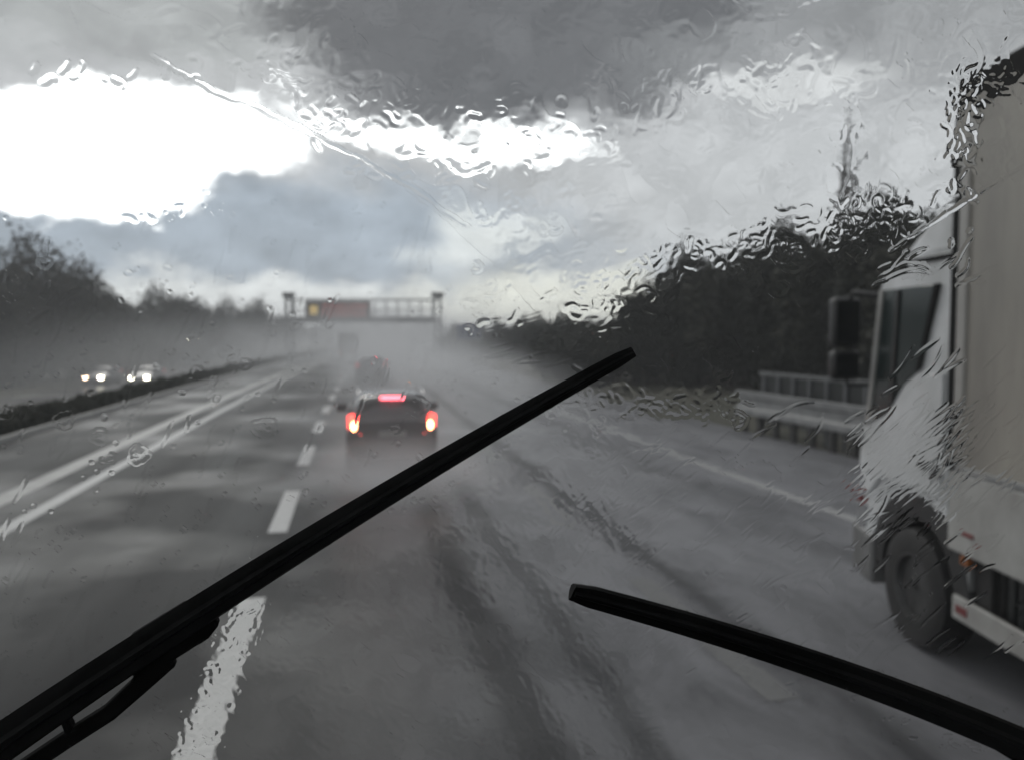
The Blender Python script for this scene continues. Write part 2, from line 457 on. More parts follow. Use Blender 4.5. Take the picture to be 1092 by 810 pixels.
# left of the motorway
left = [
 (protoC, -40, 62, 1.05, 'dark leafy tree cut by the left edge of the view'),
 (protoA, 8, 70, 1.00, 'dark rounded tree just inside the left edge, below the tallest crown'),
 (protoA, 58, 76, 1.22, 'tallest dark leafy tree on the left, topping all its neighbours'),
 (protoB, 92, 80, 1.12, 'dark bushy tree on the right shoulder of the tall left-hand group'),
 (protoC, 122, 90, 1.10, 'dark bushy tree where the tall left-hand group slopes down'),
 (protoC, 148, 98, 1.00, 'low hazy tree in the dip between the two left-hand groups'),
 (protoA, 186, 108, 1.02, 'hazy round tree, the highest of the second group above the headlights'),
 (protoC, 212, 112, 1.25, 'hazy bushy tree on the right slope of the second left-hand group'),
 (protoB, 240, 140, 1.08, 'pale grey small tree just right of the second left-hand group'),
 (protoA, 266, 150, 1.04, 'pale grey rounded tree fading in mist left of the gantry'),
 (protoC, 292, 160, 1.10, 'pale grey tree fading in mist beside the left gantry post'),
]
for i, (p, px, d, s, lab) in enumerate(left):
    x, y = from_cam((px-546)/840*d, d)
    plant(p, x, y, -2.9, s*1.22, i*1.3, lab, 'trees left of the motorway')
# far end of the road
for i in range(11):
    px = 318 + i*17; d = 260 + (i*37) % 50
    x, y = from_cam((px-546)/840*d, d)
    plant([protoA, protoC, protoB][i % 3], x, y, -0.2, 0.85 + 0.1*((i*7) % 3), i*0.9, 'pale tree at the misty far end of the road below the gantry', 'trees at the far end of the road')
# right hand hedge line, hazy
for i in range(13):
    px = 478 + i*11; d = 112 - i*5.2
    x, y = from_cam((px-546)/840*d, d)
    plant([protoC, protoB][i % 2], x, y, zr(x, y) - 0.3, (0.50 + 0.06*((i*5) % 3)), i*1.7, 'small bushy tree in the hazy roadside row left of the dark wood', 'hazy roadside row on the right', sz=(0.50 + 0.10*((i*3) % 3)))
# right hand dark wood: front row individually described, others grouped
k = 0
for row, (dd, n) in enumerate(((0, 12), (7, 11))):
    for i in range(n):
        px = 610 + i*(34 if row == 0 else 37) + (row*15)
        d = 44 - i*1.9 + dd
        t = i/(n-1)
        x, y = from_cam((px-546)/840*d, d)
        topy = (335 - t*130) if px > 690 else 330 - (px-610)*0.35
        topy = {0: 342, 1: 334, 2: 312}.get(i, 268 - (i-3)*8.0) - row*2 + ((i*5) % 3)*5
        zt = CAM_H + (359 - topy)*d/840
        z = zr(x, y) - 0.3
        p = [protoC, protoB, protoA][(i + row) % 3]
        H = {protoA: 10.0, protoB: 9.0, protoC: 8.0}[p]
        s = (zt - z)/H
        plant(p, x, y, z, max(0.75, s*0.95), i*2.1 + row, 'dark wet tree in the dense wood between the wiper tip and the lorry', 'dense wood on the right', sz=s)
        k += 1
x, y = from_cam((900-546)/840*42, 42)
plant(protoD, x, y, zr(x, y), 1.02, 0.4, 'thin slender treetop rising above the wood left of the lorry', None)

def hedge(name, xl, w, h, ys, mat, label, dens):
    rng = np.random.default_rng(5)
    P = []
    for y0, y1, per, size in ys:
        n = int((y1-y0)*per)
        y = rng.uniform(y0, y1, n)
        top = h*(0.86 + 0.16*np.sin(y*0.9) * np.cos(y*0.37) + 0.10*np.sin(y*2.3))
        z = top*(rng.uniform(0, 1, n)**0.6)
        x = xl + off_np(y) + rng.uniform(-0.5, 0.5, n)*w*(1.0 - 0.35*(z/h))
        z = z + rng.normal(0, 0.05, n) - 0.08
        P.append(np.stack([x, y, z, np.full(n, size)], 1))
    P = np.concatenate(P); n = len(P)
    a = rng.normal(0, 1, (n, 3)); a /= np.linalg.norm(a, axis=1)[:, None]
    b = np.cross(a, rng.normal(0, 1, (n, 3))); b /= np.linalg.norm(b, axis=1)[:, None]
    s = P[:, 3:4]*rng.uniform(0.6, 1.3, (n, 1)); c = P[:, :3]
    V = np.stack([c - a*s, c + b*s*0.55, c + a*s, c - b*s*0.55], 1).reshape(-1, 3)
    o = raw_mesh(name, V, np.arange(4*n).reshape(n, 4), mat)
    tag(o, label, 'hedge')
    return o
def off_np(y): return np.where(y > 0, y*y/(2*RC), 0.0)
hedge('median_hedge', -9.25, 1.4, 0.60, [(4, 30, 1500, 0.055), (30, 60, 700, 0.08), (60, 150, 300, 0.12)], M['leaf_hedge'],
      'long dark low hedge on the central reservation, between the left lane and the oncoming road', 1)

kw = strip('low_wall', [(-8.52,-0.05),(-8.52,0.14),(-8.36,0.14),(-8.34,-0.05)], M['concrete'], [y for y in YS if 0 <= y <= 180], kind=None)
tag(kw, 'low pale concrete upstand along the foot of the central hedge', 'low wall')

# ------------------------------------------------------------------ right: guard rail and bridge railing behind it
def guard_right():
    root = empty('guard_rail', (10.75, 8, 0))
    mb = MB()
    # box beam with a folded face
    mb.prism_y([(-0.09,0.50),(-0.09,0.66),(-0.04,0.71),(-0.04,0.92),(-0.09,0.97),(-0.09,1.13),(0.05,1.13),(0.05,0.50)], -13, 12.2)
    mb.build('beam', M['rail_grey'], root, bevel=0.01)
    first = None
    for k in range(31):
        y = 11.8 - k*0.8
        if first is None:
            first = MB().box(-.06,.05,-.09,.09,-0.05,0.6).build('post', M['chassis'], root, bevel=0.008)
            o = first
        else:
            o = first.copy(); COL.objects.link(o); o.parent = root
        o.location = (0.01, y, 0)
    tag(root, 'low grey guard rail on short posts at the road edge left of the lorry cab', 'guard rail')
    r2 = empty('bridge_railing', (11.3, 8, 0))
    MB().box(-.05,.05,-13,12.0,1.54,1.63).box(-.03,.03,-13,12.0,0.25,0.31).build('handrail', M['railing'], r2, bevel=0.012)
    MB().box(-.012,.012,-13,11.95,0.33,1.52).build('infill_panel', M['infill'], r2)
    first = None
    for k in range(34):
        y = 11.7 - k*0.72
        if first is None:
            first = MB().box(-.035,.035,-.04,.04,-0.05,1.538).build('baluster', M['steel_dark'], r2, bevel=0.006)
            o = first
        else:
            o = first.copy(); COL.objects.link(o); o.parent = r2
        o.location = (-0.045, y, 0)
    tag(r2, 'tall dark railing with pale handrail standing behind the low guard rail', 'railing')
guard_right()

# delineator post and thin pole on the right verge
def delineator(x, y, label):
    t = empty('delineator_post', (x, y, 0))
    MB().prism_y([(-.06,-.1),(.06,-.1),(.06,.95),(-.06,1.05)], -.05, .05).build('post', M['plastic_white'], t, bevel=0.01)
    MB().box(-.05,.05,-.054,-.051,.74,.92).build('band', M['black_plastic'], t)
    tag(t, label, 'marker post')
x, y = from_cam((549-546)/840*48, 48)
delineator(x, y, 'slim marker post standing at the right road edge beyond the car')

# ------------------------------------------------------------------ blue sign
def blue_sign():
    d = 88
    x, y = from_cam((500-546)/840*d, d)
    t = empty('road_sign', (x, y, 0), -R(6))
    MB().box(-1.4,1.4,-.03,.03,2.2,4.0).build('panel', M['panel_blue'], t, bevel=0.02)
    MB().box(-1.32,1.32,-.036,-.032,2.27,2.31).box(-1.32,1.32,-.036,-.032,3.89,3.93).box(-1.32,-1.28,-.036,-.032,2.31,3.89).box(1.28,1.32,-.036,-.032,2.31,3.89).build('border', M['plastic_white'], t)
    for s in (-1, 1):
        MB().tube([(s*1.0,.08,-.2),(s*1.0,.08,3.9)], .05, 8).build('pole', M['steel'], t)
    tag(t, 'blue rectangular road sign on two poles fading in the mist right of the gantry', 'road sign')
blue_sign()

# ------------------------------------------------------------------ gantry
def gantry():
    d = 100
    xa, ya = from_cam((309-546)/840*d, d)
    xb, yb = from_cam((467-546)/840*d, d)
    L = math.hypot(xb-xa, yb-ya)
    t = empty('sign_gantry', ((xa+xb)/2, (ya+yb)/2, 0), math.atan2(yb-ya, xb-xa))
    h = L/2
    for s in (-1, 1):
        MB().box(s*h-.28-.22, s*h-.28+.02, -.2, .2, -.3, 7.6).box(s*h+.28-.02, s*h+.28+.22, -.2, .2, -.3, 7.6).box(s*h-.26, s*h+.26, -.15, .15, 4.6, 4.9).box(s*h-.26, s*h+.26, -.15, .15, 7.2, 7.5).build('post', M['steel_dark'], t, bevel=0.02)
        q = MB().box(s*h-.75, s*h+.75, -.35, .35, 7.6, 8.15).build('camera_box', M['chassis'], t, bevel=0.05)
    MB().box(-h+.5, h-.5, -.5, .5, 4.35, 5.1).build('walkway', M['steel_dark'], t, bevel=0.03)
    tr = MB().box(-h+.5, h-.5, -.12, .12, 7.15, 7.35).box(-h+.5, h-.5, -.04, .04, 5.95, 6.03)
    n = 12
    for i in range(n+1):
        x = -h + .7 + (2*h-1.4)*i/n
        tr.box(x-.07, x+.07, -.07, .07, 5.1, 7.15)
    tr.build('truss', M['steel_dark'], t)
    # display
    x0, x1 = -h + 2.3, -h + 10.4
    p = MB().box(x0, x1, -.62, -.16, 4.75, 7.05).build('display_panel', M['panel_dark'], t, bevel=0.04)
    rng = random.Random(3)
    for r in range(3):
        z = 5.15 + r*0.58
        x = x0 + 2.1
        while x < x1 - 0.6:
            w = rng.uniform(0.18, 0.34)
            MB().box(x, x+w, -.632, -.622, z, z+0.36).build('led_block', M['led_red'], p)
            x += w + rng.uniform(0.07, 0.2)
    MB().box(x0+.5, x0+1.5, -.632, -.622, 5.35, 6.5).build('warning_lamp', M['led_yellow'], p)
    tag(t, 'hazy overhead sign gantry spanning the road, with a reddish lit display on its left half', 'gantry')
gantry()

# ------------------------------------------------------------------ cars
def loft(sections, mat, name, parent, close=True):
    """sections: list of (y, [(x,z)...half profile from bottom centre to top centre])"""
    mb = MB(); vs = []; n = None
    for y, half in sections:
        ring = [(x, y, z) for x, z in half] + [(-x, y, z) for x, z in half[::-1] if x > 1e-6]
        n = len(ring); vs += ring
    fs = []
    for i in range(len(sections)-1):
        for k in range(n):
            fs.append((i*n+k, i*n+(k+1) % n, (i+1)*n+(k+1) % n, (i+1)*n+k))
    fs.append(tuple(range(n))); fs.append(tuple((len(sections)-1)*n + k for k in range(n))[::-1])
    mb.add(vs, fs)
    o = mb.build(name, mat, parent, smooth=True)
    return o

def make_car(name, paint, lit, rear=True, tail='bright', W=1.78, Hh=1.50, rails=True):
    t = empty(name, (0, 0, 0))
    w = W/2
    def sec(y, hw, zb, belt, top, hr):
        if top - belt < 0.12:       # bonnet / tail without a cabin
            return (y, [(0,zb),(hw*.82,zb),(hw*.97,zb+.14),(hw,.60),(hw*.985,belt-.12),(hw*.93,belt-.02),(hr,belt+.0+(top-belt)*.5),(hr*.8,top),(hr*.4,top+.01),(0,top+.015)])
        return (y, [(0,zb),(hw*.82,zb),(hw*.97,zb+.14),(hw,.60),(hw*.985,belt-.12),(hw*.95,belt),(hr+.05,top-.16),(hr-.03,top-.045),(hr*.5,top-.005),(0,top)])
    S_ = [
        sec(0.00, w*.90, .34, .90, .98, w*.78),
        sec(0.05, w*.95, .30, .93, 1.02, w*.82),
        sec(0.14, w*.985, .26, .96, 1.16, w*.80),
        sec(0.30, w*.99, .22, .97, Hh-.10, w*.735),
        sec(0.48, w, .20, .97, Hh-.035, w*.74),
        sec(1.00, w, .19, .97, Hh, w*.745),
        sec(1.80, w, .19, .95, Hh-.01, w*.745),
        sec(2.35, w, .19, .94, Hh-.09, w*.72),
        sec(2.95, w, .19, .92, 1.04, w*.74),
        sec(3.10, w*.995, .19, .91, .98, w*.76),
        sec(3.85, w*.96, .21, .80, .84, w*.72),
        sec(4.20, w*.86, .26, .66, .70, w*.62),
        sec(4.28, w*.78, .30, .58, .62, w*.55),
    ]
    body = loft(S_, paint, 'body', t)
    # rear window slab, lying on the sloping tail
    MB().add([(-w*.70,.085,1.03),(w*.70,.085,1.03),(w*.62,.275,Hh-.12),(-w*.62,.275,Hh-.12),(-w*.70,.16,1.03),(w*.70,.16,1.03),(w*.62,.35,Hh-.12),(-w*.62,.35,Hh-.12)],
             [(0,1,2,3),(7,6,5,4),(0,4,5,1),(1,5,6,2),(2,6,7,3),(3,7,4,0)]).build('rear_window', M['glass_dark'], t, bevel=0.012)
    # windscreen
    MB().add([(-w*.80,2.98,1.02),(w*.80,2.98,1.02),(w*.68,2.40,Hh-.11),(-w*.68,2.40,Hh-.11),(-w*.80,2.90,1.00),(w*.80,2.90,1.00),(w*.68,2.33,Hh-.13),(-w*.68,2.33,Hh-.13)],
             [(0,1,2,3),(7,6,5,4),(0,4,5,1),(1,5,6,2),(2,6,7,3),(3,7,4,0)]).build('windscreen', M['glass_dark'], t, bevel=0.012)
    for s in (-1, 1):
        xo, xi = s*(w*.962), s*(w*.80)
        for y0, y1, y2, y3 in ((.52,1.38,1.38,.62),(1.46,2.62,2.30,1.46)):
            MB().add([(xo,y0,1.0),(xo,y1,1.0),(xi,y2,Hh-.15),(xi,y3,Hh-.15),(xo-s*.05,y0,1.0),(xo-s*.05,y1,1.0),(xi-s*.05,y2,Hh-.15),(xi-s*.05,y3,Hh-.15)],
                 [(0,1,2,3),(7,6,5,4),(0,4,5,1),(1,5,6,2),(2,6,7,3),(3,7,4,0)]).build('side_window', M['glass_dark'], t)
        mi = MB().box(min(s*(w-.02), s*(w+.22)), max(s*(w-.02), s*(w+.22)), 2.38, 2.52, .98, 1.15).build('wing_mirror', M['black_plastic'], t, bevel=0.04)
        if rails:
            MB().tube([(s*w*.70,.42,Hh-.02),(s*w*.71,.6,Hh+.03),(s*w*.72,1.9,Hh+.03),(s*w*.70,2.2,Hh-.04)], .018, 8).build('roof_rail', M['car_silver'], t)
        for yy in (.78, 3.42):
            wh = MB().lathe_x([(-.11,.20),(-.11,.29),(-.085,.318),(.085,.318),(.11,.29),(.11,.20)], 28, caps=False).build('wheel', M['rubber'], t, smooth=True)
            wh.location = (s*(w-.115), yy, .318)
            MB().lathe_x([(-.02,.19),(s*.095,.20),(s*.112,.17),(s*.10,.06),(s*.112,.03)], 20).build('rim', M['rim'], wh, smooth=True)
        # lamps
        lens = MB().add([(s*w*.66,-.012,.74),(s*w*.93,.05,.76),(s*w*.95,.10,1.10),(s*w*.80,.06,1.14),(s*w*.66,.12,.74),(s*w*.93,.18,.76),(s*w*.95,.24,1.10),(s*w*.80,.2,1.14)],
             [(0,1,2,3),(7,6,5,4),(0,4,5,1),(1,5,6,2),(2,6,7,3),(3,7,4,0)]).build('tail_light', M['red_lens'] if tail == 'bright' else M['tail_dim'], t, bevel=0.02)
        if tail == 'bright':
            b = MB(); 
            vs = []
            for k in range(14):
                a = 2*PI*k/14
                vs.append((s*w*.815 + .050*math.cos(a), -.006, .91 + .085*math.sin(a)))
            vs2 = [(x, y_ + .09, z) for x, y_, z in vs]
            b.add(vs + vs2, [tuple(range(14))] + [tuple(range(14, 28))[::-1]] + [(k, (k+1) % 14, 14+(k+1) % 14, 14+k) for k in range(14)])
            b.build('bulb', M['bulb'], lens)
        MB().box(min(s*w*.50, s*w*.80), max(s*w*.50, s*w*.80), 4.10, 4.265, .60, .70).build('headlight', M['head_lamp'] if lit == 'white' else (M['head_lamp_warm'] if lit == 'warm' else M['lens_clear']), t, bevel=0.03)
    bump = MB().box(-w*.90, w*.90, -.055, .06, .40, .60).box(-w*.80, w*.80, -.03, .08, .26, .40).build('rear_bumper', M['black_plastic'], t, bevel=0.03)
    pl = MB().box(-.26, .26, -.012, .0, .70, .81).build('number_plate', M['plate'], t, bevel=0.004)
    if tail == 'bright':
        MB().box(-.22, .22, .20, .30, Hh-.105, Hh-.045).build('high_brake_light', M['brake_strip'], t, bevel=0.012)
    return t

car = make_car('hatchback_car', M['car_dark'], None, tail='bright')
x, y = from_cam((418-546)/840*15.0, 15.0)
car.location = (x, y, 0.0); car.rotation_euler = (0, 0, -R(0.8))
tag(car, 'dark hatchback with glowing red brake lights driving ahead in spray', 'car')

car2 = make_car('saloon_car', M['car_blue'], None, tail='dim', rails=False)
x, y = from_cam((396-546)/840*43.5, 43.5)
car2.location = (x, y, 0.0); car2.rotation_euler = (0, 0, -R(1.6))
tag(car2, 'small dark car half lost in mist, ahead of the braking hatchback', 'car')

oc = make_car('oncoming_car', M['car_grey'], 'white', tail='dim', rails=False)
def road_head(y): return math.atan2(y/RC, 1.0)
x, y = from_cam((165-546)/840*68, 68)
oc.location = (x, y, -1.37); oc.rotation_euler = (0, 0, PI + R(-4))
tag(oc, 'oncoming car with white headlights just above the hedge, nearer the gantry', 'car', 'oncoming cars with lit headlights')
oc2 = make_car('oncoming_car', M['car_grey'], 'warm', tail='dim', rails=False)
for ch in oc2.children:
    if ch.name.startswith('headlight') and ch.data.vertices[0].co.x < 0:
        ch.data.materials[0] = M['head_lamp']
        break
x, y = from_cam((119-546)/840*68, 68)
oc2.location = (x, y, -1.37); oc2.rotation_euler = (0, 0, PI + R(-4))
tag(oc2, 'oncoming car with one warm dim and one bright headlight, further left', 'car', 'oncoming cars with lit headlights')

# far van in the left lane
def van():
    t = empty('box_van', (0, 0, 0))
    MB().box(-1.1,1.1,0,4.2,.85,3.0).build('cargo_box', pmat('van_box_grey', (0.14,0.14,0.145), (0.1,0.1,0.1), 0.5, 1), t, bevel=0.04)
    MB().prism([(4.25,.5),(6.1,.5),(6.15,1.2),(5.55,1.4),(5.0,2.25),(4.25,2.3)], -1.0, 1.0).build('cab', M['car_grey'], t, bevel=0.06)
    MB().box(-1.0,1.0,.1,4.2,.6,.84).build('chassis', M['chassis'], t)
    for s in (-1, 1):
        for yy in (1.0, 5.2):
            wh = MB().lathe_x([(-.11,.2),(-.11,.34),(-.08,.37),(.08,.37),(.11,.34),(.11,.2)], 24).build('wheel', M['rubber'], t, smooth=True)
            wh.location = (s*.9, yy, .37)
        MB().box(s*.9-.12, s*.9+.12, -.04, .0, .68, .82).build('tail_light', M['tail_dim'], t)
    x, y = from_cam((371-546)/840*92, 92)
    t.location = (x, y, 0); t.rotation_euler = (0, 0, -R(3.5))
    tag(t, 'faint grey box van far ahead in the mist, beneath the gantry display', 'van')
van()

# ------------------------------------------------------------------ lorry
def lorry():
    xw, yw = from_cam(4.60, 6.56)
    t = empty('lorry', (xw, yw, 0), -R(11.0))
    # cab body: side outline with wheel arch
    arch = [(0.78*math.cos(a), 0.50 + 0.78*math.sin(a)) for a in [R(k) for k in range(8, 127, 9)]]
    outline = [(.98,.60),(1.05,.95),(1.03,1.50),(.96,1.66),(.72,3.00),(.60,3.18),(.30,3.25),(-.47,3.26),(-.47,1.16)]
    poly = outline + arch[::-1]
    w = 1.22
    cab = MB().prism(poly, -w, w).build('cab', M['white_paint'], t, bevel=0.07, seg=3)
    # roof deflector
    MB().prism([(.52,3.262),(.40,3.36),(.05,3.56),(-.44,3.70),(-.44,3.262)], -1.14, 1.14).build('roof_deflector', M['white_paint'], t, bevel=0.06, seg=3)
    MB().box(-1.235,1.235,-.46,.60,3.205,3.245).build('roof_seam', M['dark_seal'], t)
    MB().prism([(.62,3.05),(.96,2.92),(.98,2.97),(.64,3.20)], -1.1, 1.1).build('sun_visor', M['black_plastic'], t, bevel=0.015)
    for s in (-1, 1):
        x0, x1 = sorted((s*(w-.03), s*(w+.012)))
        win = MB().prism([(.66,3.02),(-.30,3.02),(-.05,2.34),(.22,2.20),(.50,1.92),(.88,1.78)], x0, x1).build('side_window', M['cab_glass'], t, bevel=0.01)
        a, b = sorted((s*(w+.013), s*(w+.030)))
        MB().prism([(.66,3.02),(.60,3.02),(.80,1.84),(.88,1.78)], a, b).build('window_frame', M['white_board'], win)
        MB().prism([(.36,3.0),(.31,3.0),(.38,2.03),(.43,1.99)], a, b).build('quarter_bar', M['black_plastic'], win)
        MB().prism([(-.24,3.02),(-.31,3.02),(-.06,2.34),(.0,2.31)], a, b).build('rear_seal', M['dark_seal'], win)
        c0, c1 = sorted((s*(w+.001), s*(w+.03)))
        dr = MB().prism([(.90,1.60),(.52,1.84),(.22,2.12),(-.06,2.28),(-.40,2.32),(-.40,1.34),(.55,1.34),(.80,1.12),(.92,1.12)], c0, c1-0.012 if s > 0 else c1).build('door', M['white_paint'], t, bevel=0.012)
        h0, h1 = sorted((s*(w+.03), s*(w+.055)))
        MB().box(h0, h1, -.34, -.12, 1.52, 1.60).build('handle', M['black_plastic'], dr, bevel=0.01)
        # arch lip
        lip = [(r_*math.cos(a_), 0.52 + r_*math.sin(a_)) for r_, seq in ((.775, range(0, 181, 12)), (.57, range(180, -1, -12))) for a_ in [R(k) for k in seq]]
        l0, l1 = sorted((s*(w-.45), s*(w-.012)))
        MB().prism(lip, l0, l1).build('wheel_arch', M['black_plastic'], t, bevel=0.012)
        # bumper corner, headlight
        hl0, hl1 = sorted((s*(w-.40), s*(w+.012)))
        MB().prism([(.86,.78),(1.075,.78),(1.065,1.02),(.80,1.02)], hl0, hl1).build('headlight', M['lens_clear'], t, bevel=0.03)
        m0, m1 = sorted((s*(w+.0), s*(w+.045)))
        MB().box(m0, m1, .90, 1.04, 1.03, 1.10).build('marker_light', M['red_refl'], t, bevel=0.01)
        # mirrors on their arms
        ar = MB().tube([(s*(w-.02),.78,2.98),(s*(w+.12),.98,3.02),(s*(w+.16),1.04,2.9)], .025, 8).build('mirror_arm', M['black_plastic'], t, smooth=True)
        ar = MB().tube([(s*(w-.02),.84,2.16),(s*(w+.14),1.02,2.14),(s*(w+.16),1.04,2.26)], .025, 8).build('mirror_arm', M['black_plastic'], t, smooth=True)
        q0, q1 = sorted((s*(w+.02), s*(w+.29)))
        mh = MB().box(q0, q1, 1.00, 1.16, 2.50, 2.98).build('mirror', M['black_plastic'], t, bevel=0.05, seg=3)
        MB().box(q0+.025, q1-.025, .990, .998, 2.54, 2.94).build('mirror_glass', M['mirror'], mh)
        mh2 = MB().box(q0, q1, 1.00, 1.15, 2.18, 2.47).build('mirror', M['black_plastic'], t, bevel=0.05, seg=3)
        MB().box(q0+.025, q1-.025, .990, .998, 2.22, 2.44).build('mirror_glass', M['mirror'], mh2)
        # wheels
        for yy in (0.0, -4.9):
            wl = MB().lathe_x([(-.15,.28),(-.16,.42),(-.135,.485),(-.05,.498),(0,.492),(.05,.498),(.135,.485),(.16,.42),(.15,.28)], 48, caps=False).build('wheel', M['rubber'], t, smooth=True)
            wl.location = (s*1.085, yy, .498)
            rim = MB().lathe_x([(s*.10,.285),(s*.15,.287),(s*.152,.268),(s*.10,.250),(s*-.02,.235),(s*-.04,.165),(s*.05,.145),(s*.09,.11),(s*.10,.05),(s*.10,.01)], 40).build('rim', M['rim'], wl, smooth=True)
            nuts = MB()
            for k in range(10):
                a_ = 2*PI*k/10
                nuts.box(*sorted((s*.03, s*.065)), .20*math.cos(a_)-.014, .20*math.cos(a_)+.014, .20*math.sin(a_)-.014, .20*math.sin(a_)+.014)
            nuts.build('wheel_nuts', M['chassis'], wl)
    MB().prism([(.70,.30),(1.02,.32),(1.10,.42),(1.12,.76),(1.06,.80),(.70,.74)], -1.24, 1.24).build('bumper', M['bumper_grey'], t, bevel=0.05, seg=3)
    # front windscreen and grille
    MB().add([(-1.08,1.00,1.72),(1.08,1.00,1.72),(1.0,.765,2.98),(-1.0,.765,2.98),(-1.08,.90,1.70),(1.08,.90,1.70),(1.0,.66,2.98),(-1.0,.66,2.98)],
             [(0,1,2,3),(7,6,5,4),(0,4,5,1),(1,5,6,2),(2,6,7,3),(3,7,4,0)]).build('front_windscreen', M['cab_glass'], t, bevel=0.015)
    MB().box(-.85,.85,1.03,1.075,.98,1.42).build('grille', M['black_plastic'], t, bevel=0.02)
    # chassis and gear
    MB().box(-.45,-.25,-7.6,.6,.62,.90).box(.25,.45,-7.6,.6,.62,.90).box(-1.05,1.05,-.10,.10,.40,.60).box(-1.1,1.1,-1.0,-.62,.55,.98).box(-1.0,1.0,-5.0,-4.8,.40,.60).build('chassis', M['chassis'], t, bevel=0.01)
    MB().box(-1.16,-.70,-.95,-.56,.45,.95).box(-1.16,.9,-.58,-.50,.60,3.1).build('bulkhead', M['chassis'], t, bevel=0.01)
    # cargo box
    x0, x1 = -1.27, 1.27
    y0, y1 = -7.9, -.59
    cb = MB().box(x0, x1, y0, y1, 1.60, 4.42).build('cargo_body', M['curtain'], t, bevel=0.03)
    MB().box(x0-.012, x1+.012, y0, y1+.006, .99, 1.585).build('side_board', M['white_board'], t, bevel=0.015)
    MB().box(x0-.02, x1+.02, y0, y1+.02, 4.30, 4.50).build('roof_rail', M['dark_seal'], t, bevel=0.02)
    for s in (-1, 1):
        a, b = sorted((s*1.22, s*1.292))
        MB().box(a, b, y1-.035, y1+.05, 1.6, 4.31).build('corner_post', M['dark_seal'], t, bevel=0.012)
        MB().box(a, b+0.0, y1-.15, y1-.04, 1.645, 4.29).build('edge_strip', M['curtain_edge'], t, bevel=0.01)
        a, b = sorted((s*1.24, s*1.284))
        MB().box(a, b, y0, y1-.06, 1.585, 1.64).build('curtain_rail', M['steel'], t, bevel=0.008)
        a, b = sorted((s*1.283, s*1.292))
        MB().box(a, b, -.92, -.78, 1.14, 1.17).build('reflector_tape', M['red_refl'], t)
        a, b = sorted((s*1.2, s*1.25))
        MB().box(a, b, -.80, -.70, .90, .975).build('side_marker', M['orange_refl'], t, bevel=0.01)
        # side underrun guard with its stays
        a, b = sorted((s*1.20, s*1.24))
        sg = MB().box(a, b, -3.9, -.60, .46, .64).build('side_guard', M['white_board'], t, bevel=0.012)
        for yy in (-.72, -2.2, -3.7):
            c0, c1 = sorted((s*1.14, s*1.198))
            MB().box(c0, c1, yy-.03, yy+.03, .50, .98).build('stay', M['steel'], sg)
        c0, c1 = sorted((s*1.241, s*1.247))
        MB().box(c0, c1, -.80, -.66, .52, .58).build('reflector', M['red_refl'], sg)
        # tank behind the guard
        tk = MB().lathe_x([(-.30,.02),(-.30,.28),(-.27,.30),(.27,.30),(.30,.28),(.30,.02)], 28).build('fuel_tank', M['steel'], t, smooth=True)
        tk.rotation_euler = (0, 0, PI/2); tk.scale = (2.0, 1, 1); tk.location = (s*.86, -2.1, .72)
        # vertical ribs of the equipment box
        for k in range(4):
            a, b = sorted((s*1.02, s*1.13))
            MB().box(a, b, -1.16-k*.11, -1.09-k*.11, .60, .97).build('equipment_rib', M['infill'], t, bevel=0.008)
        MB().box(*sorted((s*.9, s*1.26)), -5.5, -4.3, 1.02-.06, 1.02-.035).box(*sorted((s*.9, s*1.24)), -5.50, -5.46, .25, .95).build('mudguard', M['black_plastic'], t)
    tag(t, 'white lorry cab with beige cargo body overtaken close on the right', 'lorry')
lorry()

# ------------------------------------------------------------------ windscreen: pane, wipers, rain water
TILT = R(7.0)
G0 = Vector((0, 0.76, CAM_H))
GU = Vector((1, 0, 0))
GV = Vector((0, -math.sin(TILT), math.cos(TILT)))       # leans back towards the cab at the top
GN = Vector((0, math.cos(TILT), math.sin(TILT)))        # outwards, away from the cab
CR = Vector((math.cos(YAW), -math.sin(YAW), 0))
CF = Vector((math.sin(YAW)*math.cos(PITCH), math.cos(YAW)*math.cos(PITCH), -math.sin(PITCH)))
CU = CR.cross(CF)
SC = 840.0
def on_glass(a, b):
    """layout drawing of the glass (seen from the driver's place) -> metres (u, v) on the pane"""
    d = CF + CR*((a-546)/SC) - CU*((b-405)/SC)
    t = GN.dot(G0 - Vector((0,0,CAM_H)))/GN.dot(d)
    p = Vector((0,0,CAM_H)) + d*t - G0
    return p.dot(GU), p.dot(GV)
def gp(u, v, n=0.0): return G0 + GU*u + GV*v + GN*n
def glass_frame(name, u, v, ang=0.0, n=0.0):
    """an Empty lying on the pane: x along the blade, y across it, z outwards"""
    o = bpy.data.objects.new(name, None); COL.objects.link(o)
    X = GU*math.cos(ang) + GV*math.sin(ang); Y = GV*math.cos(ang) - GU*math.sin(ang)
    m = Matrix.Identity(4)
    Z = X.cross(Y)
    for i in range(3):
        m[i][0] = X[i]; m[i][1] = Y[i]; m[i][2] = Z[i]; m[i][3] = gp(u, v, n)[i]
    o.matrix_world = m
    return o

# pane of clear glass, 5 mm
mg = bpy.data.materials.new('clear_glass'); mg.use_nodes = True
nt = mg.node_tree; nt.nodes.clear()
o_ = N(nt, 'ShaderNodeOutputMaterial'); tb = N(nt, 'ShaderNodeBsdfTransparent'); tb.inputs['Color'].default_value = (0.97,0.98,0.98,1)
nt.links.new(tb.outputs[0], o_.inputs['Surface'])
mb = MB()
vs = [gp(u, v, n) for n in (-0.006, -0.001) for u, v in ((-.9,-.85),(1.35,-.85),(1.35,.75),(-.9,.75))]
mb.add(vs, [(3,2,1,0),(4,5,6,7),(0,1,5,4),(1,2,6,5),(2,3,7,6),(3,0,4,7)])
tag(mb.build('windscreen', mg), 'clear rain-covered windscreen of the cab, across the whole view', 'windscreen')

